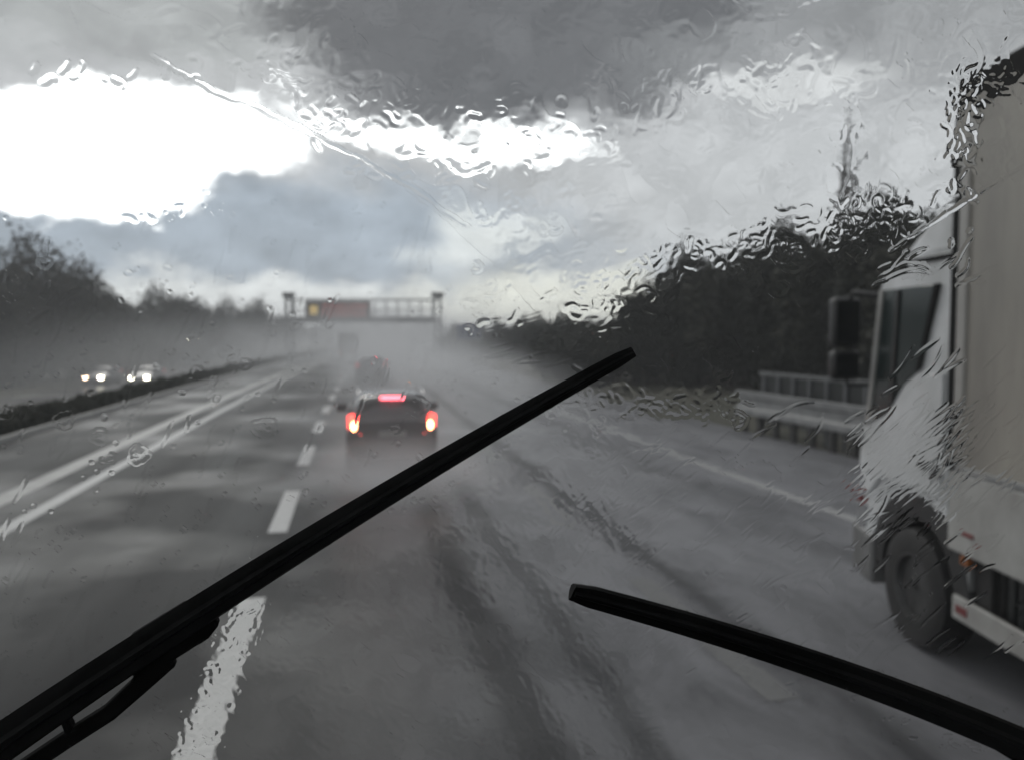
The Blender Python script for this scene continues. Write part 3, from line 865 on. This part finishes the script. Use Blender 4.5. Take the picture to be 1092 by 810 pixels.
GZ = GU.cross(GV)      # = -GN or GN
SGN = 1.0 if GZ.dot(GN) > 0 else -1.0   # sign of local z that points outwards
def wiper(tip, mid, butt, w_tip, w_butt, label, arm=None):
    tu, tv = on_glass(*tip); bu, bv = on_glass(*butt); mu, mv = on_glass(*mid)
    ang = math.atan2(tv-bv, tu-bu)
    L = math.hypot(tu-bu, tv-bv)
    t = glass_frame('windscreen_wiper', bu, bv, ang)
    # sag of the middle point across the blade
    dx, dy = mu-bu, mv-bv
    mx = dx*math.cos(ang) + dy*math.sin(ang); my = -dx*math.sin(ang) + dy*math.cos(ang)
    def bend(s):
        q = s*L
        return my*(q/mx if q < mx else (L-q)/(L-mx))*0 + my*4*(s*(1-s))/max(0.3, 4*(mx/L)*(1-mx/L))
    n = 40
    def sweep(name, prof, s0, s1, mat, taper=True, dz=0.0, oy=0.0, parent=t):
        m = len(prof); vs, fs = [], []
        for i in range(n+1):
            s = s0 + (s1-s0)*i/n
            k = w_butt + (w_tip-w_butt)*s if taper else 1.0
            if s > 0.985: k *= 0.75
            for py, pz in prof:
                vs.append((s*L, bend(s) + oy + py*k, SGN*(pz*(0.6+0.4*k/w_butt if taper else 1.0) + dz)))
        for i in range(n):
            for j in range(m):
                fs.append((i*m+j, i*m+(j+1) % m, (i+1)*m+(j+1) % m, (i+1)*m+j))
        fs.append(tuple(range(m))); fs.append(tuple(n*m+j for j in range(m))[::-1])
        return MB().add(vs, fs).build(name, mat, parent, smooth=True)
    # spoiler-shaped carrier, then the rubber lip that touches the glass
    sweep('blade', [(-.5,.010),(-.42,.006),(.30,.006),(.5,.009),(.42,.014),(.05,.022),(-.2,.024),(-.44,.018)], 0, 1, M['wiper'])
    sweep('rubber_lip', [(-.16,.0065),(-.07,.0005),(.07,.0005),(.16,.0065)], 0.002, 0.998, M['wiper'])
    if arm:
        for nm, pts, wd in arm:
            q = []
            for p in pts:
                u, v = on_glass(*p)
                du, dv = u-bu, v-bv
                q.append((du*math.cos(ang)+dv*math.sin(ang), -du*math.sin(ang)+dv*math.cos(ang)))
            vs, fs = [], []
            for i, (x, y_) in enumerate(q):
                a = q[max(0, i-1)]; b = q[min(len(q)-1, i+1)]
                tx, ty = b[0]-a[0], b[1]-a[1]; l = math.hypot(tx, ty); nx, ny = -ty/l, tx/l
                hw = wd[i]/2
                for sgn in (1, -1):
                    for z in (.016, .030):
                        vs.append((x + nx*hw*sgn, y_ + ny*hw*sgn, SGN*z))
            for i in range(len(q)-1):
                b_ = i*4
                for f in ((0,1,3,2),):
                    pass
                for j0, j1 in ((0,1),(1,3),(3,2),(2,0)):
                    fs.append((b_+j0, b_+j1, b_+4+j1, b_+4+j0))
            fs.append((0,1,3,2)); fs.append(tuple((len(q)-1)*4+k for k in (0,2,3,1)))
            MB().add(vs, fs).build(nm, M['wiper_arm'], t, bevel=0.003)
    tag(t, label, 'wiper', 'windscreen wipers')
    return t
wiper((678,376), (330,580), (-80,852), 0.016, 0.042, 'long black wiper rising from lower left corner to its tip by the dark wood',
      arm=[('arm', [(-60,889),(-10,852),(60,805),(110,773),(142,744),(168,710)], [.016,.016,.016,.016,.018,.034]),
           ('connector', [(128,722),(150,706),(205,672),(222,662)], [.030,.044,.044,.030]),
           ('bridge', [(56,765),(72,806)], [.008,.008])])
wiper((612,634), (850,704), (1250,872), 0.024, 0.050, 'shorter visible black wiper entering from lower right below the lorry wheel',
      arm=[('arm', [(1290,905),(1200,862),(1130,838),(1100,826)], [.016,.016,.016,.022]),
           ('connector', [(1075,795),(1110,810),(1165,833),(1185,842)], [.030,.044,.044,.030])])

# --- rain water on the outside of the pane: real beads, ridges and rippling film as a height field
STEP = 0.00105
U0, U1, V0, V1 = -0.42, 0.90, -0.56, 0.46
us = np.arange(U0, U1, STEP); vs_ = np.arange(V0, V1, STEP)
NU, NV = len(us), len(vs_)
UU, VV = np.meshgrid(us, vs_)           # rows = v
g0 = np.array(G0) - np.array((0,0,CAM_H)); gu = np.array(GU); gv = np.array(GV)
P3 = g0[None,None,:] + UU[...,None]*gu + VV[...,None]*gv
DX = P3 @ np.array(CR); DY = P3 @ np.array(CU); DZ = P3 @ np.array(CF)
LX = 546 + SC*DX/DZ; LY = 405 - SC*DY/DZ      # layout coordinates of each glass point
del P3, DX, DY, DZ
def sst(a, b, x):
    t = np.clip((x-a)/(b-a), 0, 1); return t*t*(3-2*t)
def band(lu, lv, seed, ang=0.0, lo=0.5):
    """smooth random ripples of wavelength lu by lv metres"""
    rng = np.random.default_rng(seed)
    w = rng.normal(0, 1, (NV, NU)).astype(np.float32)
    F = np.fft.rfft2(w)
    fy = np.fft.fftfreq(NV, STEP)[:, None]; fx = np.fft.rfftfreq(NU, STEP)[None, :]
    a = fx*math.cos(ang) + fy*math.sin(ang); b = -fx*math.sin(ang) + fy*math.cos(ang)
    r2 = (a*lu)**2 + (b*lv)**2
    F *= np.exp(-r2*1.3)*(1-np.exp(-r2*4*lo))
    z = np.fft.irfft2(F, (NV, NU))
    return (z/z.std()).astype(np.float32)
R1 = np.hypot(LX + 50, LY - 850); R2 = np.hypot(LX - 1340, LY - 890)
up = sst(806, 830, R1)*sst(740, 764, R2)                # unwiped glass beyond both sweeps
up = up*(1-0.65*(1-sst(150, 330, LX))*(1-sst(60, 90, LY)))
bladey = 376 + (678-LX)*0.625                            # line of the left blade
below = sst(18, 60, LY - bladey)*(1-sst(640, 700, LX))*sst(140, 330, LX)
rsweep = (1-sst(730, 752, R2))*sst(15, 40, LY - (634 + (LX-612)*0.355)*0 - 390)*sst(600, 720, LX)
tree = sst(640, 700, LX)*sst(222, 280, LY - 0.0) * up    # over the wood and lorry: beads, less film
H = np.zeros((NV, NU), np.float32)
n1 = band(0.030, 0.020, 1, 0.25); n2 = band(0.011, 0.008, 2, 0.2); n3 = band(0.05, 0.05, 3)
film = np.clip(0.14 + 0.062*n1 + 0.024*n2, 0, None)
patch = sst(-0.25, 0.35, n3 + 0.5 - 1.3*tree)
H += 0.9*up*patch*film
n4 = band(0.028, 0.012, 4, R(-60)); n5 = band(0.05, 0.04, 5); n8 = band(0.012, 0.007, 8, R(-50))
H += below*sst(-1.2, -0.2, n5)*np.clip(0.10 + 0.034*n4 + 0.026*n8, 0, None)
n6 = band(0.034, 0.017, 6, R(50)); n7 = band(0.06, 0.05, 7); n9 = band(0.013, 0.006, 9, R(40))
rz_ = sst(520, 640, LX)*(1-0.8*sst(650, 740, LX))*(1-sst(870, 915, LX))*sst(445, 490, LY + 0.0 - 34*sst(720, 790, LX))*(1-below)
H += rz_*sst(-1.2, -0.2, n7)*np.clip(0.10 + 0.026*n6 + 0.008*n9 + 0.016*n2, 0, None)

def stamp(u, v, sig, h, mode='max'):
    i = int((u-U0)/STEP); j = int((v-V0)/STEP); r = int(3*sig/STEP) + 2
    i0, i1, j0, j1 = max(0, i-r), min(NU, i+r+1), max(0, j-r), min(NV, j+r+1)
    if i0 >= i1 or j0 >= j1: return
    d2 = (UU[j0:j1, i0:i1]-u)**2 + (VV[j0:j1, i0:i1]-v)**2
    gss = h*np.clip(1.12*np.exp(-d2/(2*sig*sig)) - 0.12, 0, None)
    T[j0:j1, i0:i1] = np.maximum(T[j0:j1, i0:i1], gss)
T = np.zeros((NV, NU), np.float32)
rr = random.Random(99)
PXM = 0.00092        # metres of glass per layout unit, near the middle
def worm(a, b, ln, sig, h, ang, wig, step=1.6):
    x, y_ = a, b; k = 0; n = int(ln/step); c = 0
    for i in range(n):
        e = min(1, 4*(i+1)/n, 4*(n-i)/n)
        u, v = on_glass(x, y_)
        stamp(u, v, sig*PXM*(0.75+0.25*e), h*1e-3*(0.5+0.5*e)*1000/1000*1.0)
        c = 0.86*c + rr.gauss(0, wig)
        ang += c
        x += math.cos(ang)*step; y_ += math.sin(ang)*step
# all heights below are millimetres here, turned to metres at the end
def wormmm(a, b, ln, sig, h, ang, wig, step=1.6): worm(a, b, ln, sig, h*1000.0, ang, wig, step)
def free(a, b):       # beyond both wiper sweeps
    return math.hypot(a+50, b-850) > 815 and math.hypot(a-1340, b-890) > 748
cnt = 0
while cnt < 230:
    a, b = rr.uniform(150, 1092), rr.uniform(-10, 300)
    if not free(a, b) or (a < 300 and b > 70): continue
    wormmm(a, b, rr.uniform(8, 34), rr.uniform(1.1, 2.2), rr.uniform(.06, .20), rr.choice((rr.gauss(-0.5, .5), rr.gauss(2.4, .5))), 0.10)
    cnt += 1
cnt = 0
while cnt < 110:
    a, b = rr.uniform(300, 1092), rr.uniform(-10, 110)
    if not free(a, b): continue
    wormmm(a, b, rr.uniform(14, 40), rr.uniform(1.8, 3.2), rr.uniform(.10, .26), rr.choice((rr.gauss(-0.5, .4), rr.gauss(-1.0, .4), rr.gauss(0.2, .3))), 0.09)
    cnt += 1
clusters = [ # centre, spread, how many, height
 (440,105,60,14,34,.30),(560,150,50,14,24,.26),(340,110,16,18,12,.30),(270,72,26,8,14,.24),(700,100,70,18,22,.24),(780,110,40,14,26,.24),
 (560,225,36,14,22,.22),(740,275,30,12,34,.34),(820,258,34,12,44,.34),(890,238,34,14,50,.34),(940,232,20,14,24,.32),(640,300,22,16,22,.30),(660,345,26,16,22,.3),
 (1022,140,7,46,44,.36),(1050,92,28,10,34,.36),(515,325,14,12,10,.22),(630,325,28,10,20,.3),(720,380,60,26,14,.22),
 (600,425,22,8,16,.26),(700,432,44,7,40,.30),(640,470,14,22,10,.26),(760,440,22,10,14,.26),(80,80,40,6,14,.2),(480,190,60,10,16,.2),(130,225,40,6,10,.2),
]
for ca, cb, sa, sb, n, h in clusters:
    for _ in range(n):
        a, b = rr.gauss(ca, sa), rr.gauss(cb, sb)
        wormmm(a, b, rr.uniform(5, 22), rr.uniform(1.0, 2.1), h*rr.uniform(.4, 1.15), rr.choice((rr.gauss(-0.6, .4), rr.gauss(0.3, .6))), 0.17)
# thin streaks blown up and to the right across the lorry side
for _ in range(360):
    if rr.random() < 0.55: a, b = rr.gauss(975, 46), rr.gauss(500, 38)
    else: a, b = rr.uniform(640, 1090), rr.uniform(440, 720)
    wormmm(a, b, rr.uniform(10, 48), rr.uniform(.8, 1.3), rr.uniform(.06, .20), R(-40) + rr.gauss(0, .06), 0.01)
for _ in range(20):
    wormmm(rr.gauss(985, 30), rr.gauss(292, 9), rr.uniform(14, 46), rr.uniform(.9, 1.5), rr.uniform(.10, .24), R(-33) + rr.gauss(0, .1), 0.03)
for _ in range(90):
    wormmm(rr.gauss(640, 30), rr.gauss(560, 26), rr.uniform(14, 50), rr.uniform(.75, 1.1), rr.uniform(.06, .15), R(-46) + rr.gauss(0, .05), 0.01)
# near-horizontal dry wiper scratches of water left of the wood
for _ in range(30):
    wormmm(rr.uniform(500, 640), rr.uniform(338, 400), rr.uniform(15, 60), .8, rr.uniform(.02, .06), R(-9) + rr.gauss(0, .05), 0.01)
# rain streaks over the wiped side, steep
for _ in range(130):
    wormmm(rr.uniform(0, 480), rr.uniform(230, 720), rr.uniform(12, 44), .85, rr.uniform(.03, .075), R(108) + rr.gauss(0, .06), 0.01)
for p in ((30,345,34),(62,325,30),(196,200,16)):
    wormmm(p[0], p[1], p[2], 1.2, .09, R(-50), 0.02)
# beads on the dashed line lower left and around
for _ in range(90):
    s = rr.random()
    a = 262 - 62*s + rr.gauss(0, 15); b = 645 + 160*s
    wormmm(a, b, rr.choice((3, 3, 5, 9, 14)), rr.uniform(1.0, 1.8), rr.uniform(.08, .22), rr.uniform(0, 6.28), 0.25)
for _ in range(420):
    a, b = rr.uniform(0, 640), rr.uniform(200, 810)
    wormmm(a, b, rr.choice((2, 2, 3, 6)), rr.uniform(.8, 1.3), rr.uniform(.04, .14), rr.uniform(0, 6.28), 0.3)
for _ in range(120):
    a, b = rr.uniform(330, 1000), rr.uniform(560, 810)
    wormmm(a, b, rr.choice((3, 6, 12)), rr.uniform(.9, 1.4), rr.uniform(.03, .09), rr.uniform(0, 6.28), 0.2)
for _ in range(150):
    s_ = rr.random(); a = 60 + 620*s_
    b = 376 + (678-a)*0.625 + rr.choice((-1, 1))*rr.uniform(14, 26)*(1.25 - 0.6*s_)
    wormmm(a, b, rr.choice((2, 3, 6)), rr.uniform(.9, 1.5), rr.uniform(.05, .14), R(-32) + rr.gauss(0, .4), 0.1)
for _ in range(80):
    s_ = rr.random(); a = 612 + 480*s_
    b = 634 + (a-612)*0.34 + rr.choice((-1, 1))*rr.uniform(12, 30)*(0.6 + 0.6*s_)
    wormmm(a, b, rr.choice((2, 3, 8)), rr.uniform(.9, 1.5), rr.uniform(.05, .14), R(20) + rr.gauss(0, .4), 0.1)
# ring-shaped splashes
def ring(a, b, r, h, sig=1.0, gap=0.0):
    ph = rr.uniform(0, 6.28); q = rr.uniform(.7, 1.0)
    n = int(r*5)
    for i in range(n):
        th = 2*PI*i/n
        if i/n < gap: continue
        k = r*(1 + .12*math.sin(3*th+ph) + .06*math.sin(7*th))
        u, v = on_glass(a + k*math.cos(th+ph), b + q*k*math.sin(th+ph))
        stamp(u, v, sig*PXM, h)
for a, b, r in ((48,280,6),(68,448,9),(105,465,8),(105,467,5),(210,397,6),(262,388,5),(240,375,5),(282,455,12),(278,458,6),(148,485,10),(145,482,6),(115,487,7),(446,432,10),(513,322,17),(516,328,10),(421,458,4),(5,440,8),(980,178,7),(1000,176,9),(970,235,8),(315,347,4),(213,625,6),(455,678,7),(232,225,4),(245,672,6),(318,105,9)):
    ring(a, b, r, rr.uniform(.03, .09), 0.95, rr.choice((0, .2, .35)))
H = H + T
for _ in range(1):   # soften the raster a little
    H[1:-1,1:-1] = (H[1:-1,1:-1]*4 + H[:-2,1:-1] + H[2:,1:-1] + H[1:-1,:-2] + H[1:-1,2:])/8
H = H*1e-3

def water_mat():
    m = bpy.data.materials.new('rain_water'); m.use_nodes = True
    nt = m.node_tree; nt.nodes.clear()
    out = N(nt, 'ShaderNodeOutputMaterial')
    rf = N(nt, 'ShaderNodeBsdfRefraction', IOR=1.33, Roughness=0.0)
    rf.inputs['Color'].default_value = (0.99,0.99,0.99,1)
    nt.links.new(rf.outputs[0], out.inputs['Surface'])
    return m
M['water'] = water_mat()
def height_mesh(name, Hm, eps=4e-6):
    Hm = Hm.copy(); Hm[Hm < eps] = 0
    wet = Hm > 0
    keep = wet[:-1,:-1] | wet[1:,:-1] | wet[:-1,1:] | wet[1:,1:]
    jj, ii = np.nonzero(keep)
    q = np.stack([jj*NU+ii, jj*NU+ii+1, (jj+1)*NU+ii+1, (jj+1)*NU+ii], 1)
    ids, inv = np.unique(q, return_inverse=True)
    q = inv.reshape(-1, 4)
    u = UU.ravel()[ids]; v = VV.ravel()[ids]; h = Hm.ravel()[ids]
    b = np.array(G0)[None] + u[:,None]*gu + v[:,None]*gv
    nrm = np.array(GN)[None]
    top = b + nrm*h[:,None]
    n = len(ids)
    V = np.concatenate([b, top])
    # outward facing: base towards the cab, top away from it
    base_f, top_f = q, q[:, ::-1] + n
    a_ = np.cross(gu, gv)
    if a_ @ np.array(GN) > 0:        # quads wind towards GN: flip
        base_f, top_f = q[:, ::-1], q + n
    return raw_mesh(name, V, np.concatenate([base_f, top_f]), M['water'], smooth=True)
w_ = height_mesh('rain_water', H)
tag(w_, 'rain water in beads, ripples and streaks on the outside of the windscreen', 'rain water', kind='stuff')

# the two thin water lines left at the edges of the wiper sweeps
def sweep_line(pts, sig, h, label, jit):
    global T
    T = np.zeros((NV, NU), np.float32)
    for (a0, b0), (a1, b1) in zip(pts[:-1], pts[1:]):
        n = int(math.hypot(a1-a0, b1-b0)/0.8)
        for i in range(n):
            s = i/n
            j = jit*math.sin((a0+(a1-a0)*s)*0.11) + jit*.6*math.sin((a0+(a1-a0)*s)*0.31)
            u, v = on_glass(a0+(a1-a0)*s, b0+(b1-b0)*s + j)
            stamp(u, v, sig*PXM*(0.8+0.3*math.sin(a0+i*.13)), h)
    Tm = T.copy()
    Tm[1:-1,1:-1] = (T[1:-1,1:-1]*4 + T[:-2,1:-1] + T[2:,1:-1] + T[1:-1,:-2] + T[1:-1,2:])/8
    o = height_mesh('water_line', Tm*1e-3 + 0.0)
    o.location = GN*0.0006
    tag(o, label, 'water line', 'water lines left by the wipers')
sweep_line([(163,60),(190,75),(225,97),(262,110),(300,127),(345,150),(385,170),(425,192),(455,210),(478,228),(500,243)], 1.05, .20,
           'thin wavy water line across the bright sky from upper left towards the middle', 0.9)
sweep_line([(950,268),(975,250),(1010,228),(1045,205),(1070,190),(1098,174)], 1.5, .40,
           'thin bright water line slanting across the top of the lorry cab', 0.5)

# ------------------------------------------------------------------ haze and spray
hb = MB().box(-900, 1250, -80, 930, -2.8, 15.2).build('haze', volume('pale_haze', (0.93,0.94,0.96), 0.0021))
tag(hb, kind='stuff')
def spray_mat(dens, seed, noisy):
    """spray thins out towards its rim and is torn into wisps"""
    m = volume('tyre_spray', (0.93,0.935,0.95), dens, 0.1)
    nt = m.node_tree
    v = [n for n in nt.nodes if n.type == 'PRINCIPLED_VOLUME'][0]
    tc = N(nt, 'ShaderNodeTexCoord')
    ln = N(nt, 'ShaderNodeVectorMath', operation='LENGTH'); nt.links.new(tc.outputs['Object'], ln.inputs[0])
    r2 = math_n(nt, 'MULTIPLY', ln.outputs['Value'], ln.outputs['Value'])
    f = math_n(nt, 'MAXIMUM', math_n(nt, 'SUBTRACT', 1.0, r2), 0.0)
    f = math_n(nt, 'POWER', f, 1.6)
    nz = N(nt, 'ShaderNodeTexNoise', Scale=noisy, Detail=2.0); nz.noise_dimensions = '4D'; nz.inputs['W'].default_value = seed
    nt.links.new(tc.outputs['Object'], nz.inputs['Vector'])
    f = math_n(nt, 'MULTIPLY', f, math_n(nt, 'MULTIPLY_ADD', nz.outputs['Fac'], 3.0, -0.6, clamp=True))
    nt.links.new(math_n(nt, 'MULTIPLY', f, dens), v.inputs['Density'])
    return m
def puff(label, c, r, dens, rot=0.0, noisy=2.2):
    bm = bmesh.new()
    bmesh.ops.create_icosphere(bm, subdivisions=3, radius=1.0)
    me = bpy.data.meshes.new('spray'); bm.to_mesh(me); bm.free()
    me.materials.append(spray_mat(dens, c[0]*0.37, noisy))
    o = bpy.data.objects.new('spray', me); COL.objects.link(o)
    o.location = c; o.scale = r; o.rotation_euler = (0, 0, rot)
    tag(o, label, 'spray', kind='stuff')
cx, cy = car.location.x, car.location.y
puff('fine water spray thrown up behind the braking hatchback', (cx, cy-1.0, 0.0), (2.1, 3.2, 0.92), 1.0)
puff('wider thin spray trailing around the braking hatchback', (cx+.1, cy+1.5, 0.4), (3.0, 8.0, 2.0), 0.07)
puff('spray hanging over the lane round the distant dark car', (car2.location.x+.4, car2.location.y+1, 0.5), (3.6, 15.0, 2.8), 0.15)
puff('low mist of spray over the far carriageway', (at(1.5, 112), 116, 0.2), (16.0, 95.0, 8.0), 0.044, -R(4), 3.2)
puff('low mist of spray over the oncoming carriageway', (at(-17, 92), 96, -1.3), (13.0, 80.0, 7.5), 0.024, -R(3), 2.8)
puff('pale mist of spray drifting over the right lanes beyond the car', (at(6.0, 48), 48, 0.0), (6.5, 30.0, 2.6), 0.085, -R(2), 2.6)
xt, yt = from_cam(3.4, 5.6)
puff('light spray swirling round the lorry front wheel', (xt, yt, 0.0), (1.6, 4.0, 0.38), 0.07, -R(11))

# ------------------------------------------------------------------ sky and light
SUN_AZ, SUN_EL = -13.0, 38.0       # degrees from the road direction; behind the bright gap in the cloud
W = bpy.data.worlds.new('World'); S.world = W; W.use_nodes = True
nt = W.node_tree; nt.nodes.clear()
wo = N(nt, 'ShaderNodeOutputWorld')
bg1 = N(nt, 'ShaderNodeBackground', Strength=0.05)
sky = N(nt, 'ShaderNodeTexSky'); sky.sky_type = 'NISHITA'; sky.sun_disc = False
sky.sun_elevation = R(SUN_EL); sky.sun_rotation = R(SUN_AZ)
nt.links.new(sky.outputs[0], bg1.inputs['Color'])
bg2 = N(nt, 'ShaderNodeBackground', Strength=1.0)
tc = N(nt, 'ShaderNodeTexCoord')
sx = N(nt, 'ShaderNodeSeparateXYZ'); nt.links.new(tc.outputs['Generated'], sx.inputs[0])
az = math_n(nt, 'MULTIPLY', math_n(nt, 'ARCTAN2', sx.outputs['X'], sx.outputs['Y']), 180/PI)
el = math_n(nt, 'MULTIPLY', math_n(nt, 'ARCSINE', sx.outputs['Z']), 180/PI)
def noise(scale, detail, seed, dist=0.0):
    n = N(nt, 'ShaderNodeTexNoise', Scale=scale, Detail=detail, Roughness=0.58, Distortion=dist)
    n.noise_dimensions = '4D'; n.inputs['W'].default_value = seed
    mp = N(nt, 'ShaderNodeMapping'); mp.inputs['Scale'].default_value = (1, 1, 1.7)
    nt.links.new(tc.outputs['Generated'], mp.inputs['Vector']); nt.links.new(mp.outputs[0], n.inputs['Vector'])
    return n.outputs['Fac']
wa = math_n(nt, 'MULTIPLY_ADD', noise(7, 6, 1.3), 14.0, -7.0)
we = math_n(nt, 'MULTIPLY_ADD', noise(9, 6, 4.7), 9.0, -4.5)
azw = math_n(nt, 'ADD', az, wa); elw = math_n(nt, 'ADD', el, we)
fn = noise(5, 7, 9.1, 0.4)
fn2 = noise(16, 5, 2.2, 0.3)
def blob(ca, ce, ra, re, soft=0.5, tilt=0.0, warp=True):
    """soft elliptical patch of sky, centred at azimuth ca, elevation ce"""
    a, e = (azw, elw) if warp else (az, el)
    da = math_n(nt, 'SUBTRACT', a, ca); de = math_n(nt, 'SUBTRACT', e, ce)
    if tilt: de = math_n(nt, 'SUBTRACT', de, math_n(nt, 'MULTIPLY', da, tilt))
    da = math_n(nt, 'DIVIDE', da, ra); de = math_n(nt, 'DIVIDE', de, re)
    d = math_n(nt, 'SQRT', math_n(nt, 'ADD', math_n(nt, 'MULTIPLY', da, da), math_n(nt, 'MULTIPLY', de, de)))
    mr = N(nt, 'ShaderNodeMapRange'); mr.interpolation_type = 'SMOOTHSTEP'
    nt.links.new(d, mr.inputs['Value'])
    mr.inputs['From Min'].default_value = 1+soft; mr.inputs['From Max'].default_value = 1-soft
    mr.inputs['To Min'].default_value = 0; mr.inputs['To Max'].default_value = 1
    return mr.outputs[0]
base = mixc(nt, math_n(nt, 'MULTIPLY_ADD', fn, 2.2, -0.6, clamp=True), (0.36,0.365,0.375), (0.54,0.545,0.55))
col = base
LAY = [
 # az, el, ra, re, soft, tilt, colour, weight
 (-14, 23, 22, 6.0, .35, 0.0, (0.34,0.35,0.35), 0.9),
 (-6, 6.5, 26, 4.2, .5, 0.0, (0.32,0.37,0.43), 0.9),
 (-8, 2.3, 26, 1.3, .6, 0.0, (0.78,0.80,0.80), 0.9),
 (18, 2.4, 12, 1.7, .6, 0.0, (0.80,0.80,0.72), 0.9),
 (30, 10, 16, 5.0, .6, 0.0, (0.50,0.51,0.52), 0.8),
 (33, 16.6, 6, 1.0, .5, 0.0, (0.72,0.73,0.73), 0.7),
 (13.8, 24.0, 17, 8.9, .16, 0.12, (0.118,0.12,0.125), 0.98),
 (28, 19.8, 9, 2.2, .4, 0.1, (0.20,0.205,0.21), 0.8),
 (42, 20.5, 10, 4.4, .4, 0.1, (0.26,0.265,0.27), 0.85),
 (7, 13.9, 9.5, 1.25, .35, -0.10, (1.5,1.52,1.52), 1.0),
 (8.5, 6.4, 2.8, 2.0, .7, 0.0, (0.8,0.82,0.8), 0.7),
 (12.0, 7.0, 3.0, 0.9, .7, 0.0, (0.8,0.82,0.8), 0.6),
 (-15, 12.0, 12.0, 3.1, .12, 0.09, (1.7,1.72,1.72), 1.0),
 (-13.5, 9.0, 5.0, 1.9, .2, 0.0, (1.7,1.72,1.72), 1.0),
]
for ca, ce, ra, re, soft, tilt, c, wgt in LAY:
    col = mixc(nt, math_n(nt, 'MULTIPLY', blob(ca, ce, ra, re, soft, tilt), wgt), col, c)
# billowing detail over all
dt = math_n(nt, 'MULTIPLY_ADD', fn2, 1.0, 0.5)
vm = N(nt, 'ShaderNodeVectorMath', operation='SCALE'); nt.links.new(col, vm.inputs[0]); nt.links.new(dt, vm.inputs['Scale'])
nt.links.new(vm.outputs[0], bg2.inputs['Color'])
mx = N(nt, 'ShaderNodeMixShader', Fac=0.96)
nt.links.new(bg1.outputs[0], mx.inputs[1]); nt.links.new(bg2.outputs[0], mx.inputs[2])
nt.links.new(mx.outputs[0], wo.inputs['Surface'])

sd = bpy.data.lights.new('sun', 'SUN'); sun = bpy.data.objects.new('sun', sd); COL.objects.link(sun)
sd.energy = 0.5; sd.angle = R(20); sd.color = (1.0, 0.96, 0.9)
dv = Vector((math.sin(R(SUN_AZ))*math.cos(R(SUN_EL)), math.cos(R(SUN_AZ))*math.cos(R(SUN_EL)), math.sin(R(SUN_EL))))
sun.rotation_euler = (-dv).to_track_quat('-Z', 'Y').to_euler()
sun.location = (0, 0, 30)

# ------------------------------------------------------------------ render settings
S.view_settings.view_transform = 'Standard'; S.view_settings.look = 'None'
S.view_settings.exposure = 0.37; S.view_settings.gamma = 1.0
S.view_settings.use_curve_mapping = False
c = S.cycles
c.use_denoising = True
c.max_bounces = 10; c.diffuse_bounces = 2; c.glossy_bounces = 2; c.transmission_bounces = 8; c.transparent_max_bounces = 12; c.volume_bounces = 1
c.caustics_refractive = False; c.caustics_reflective = False
c.sample_clamp_indirect = 6.0
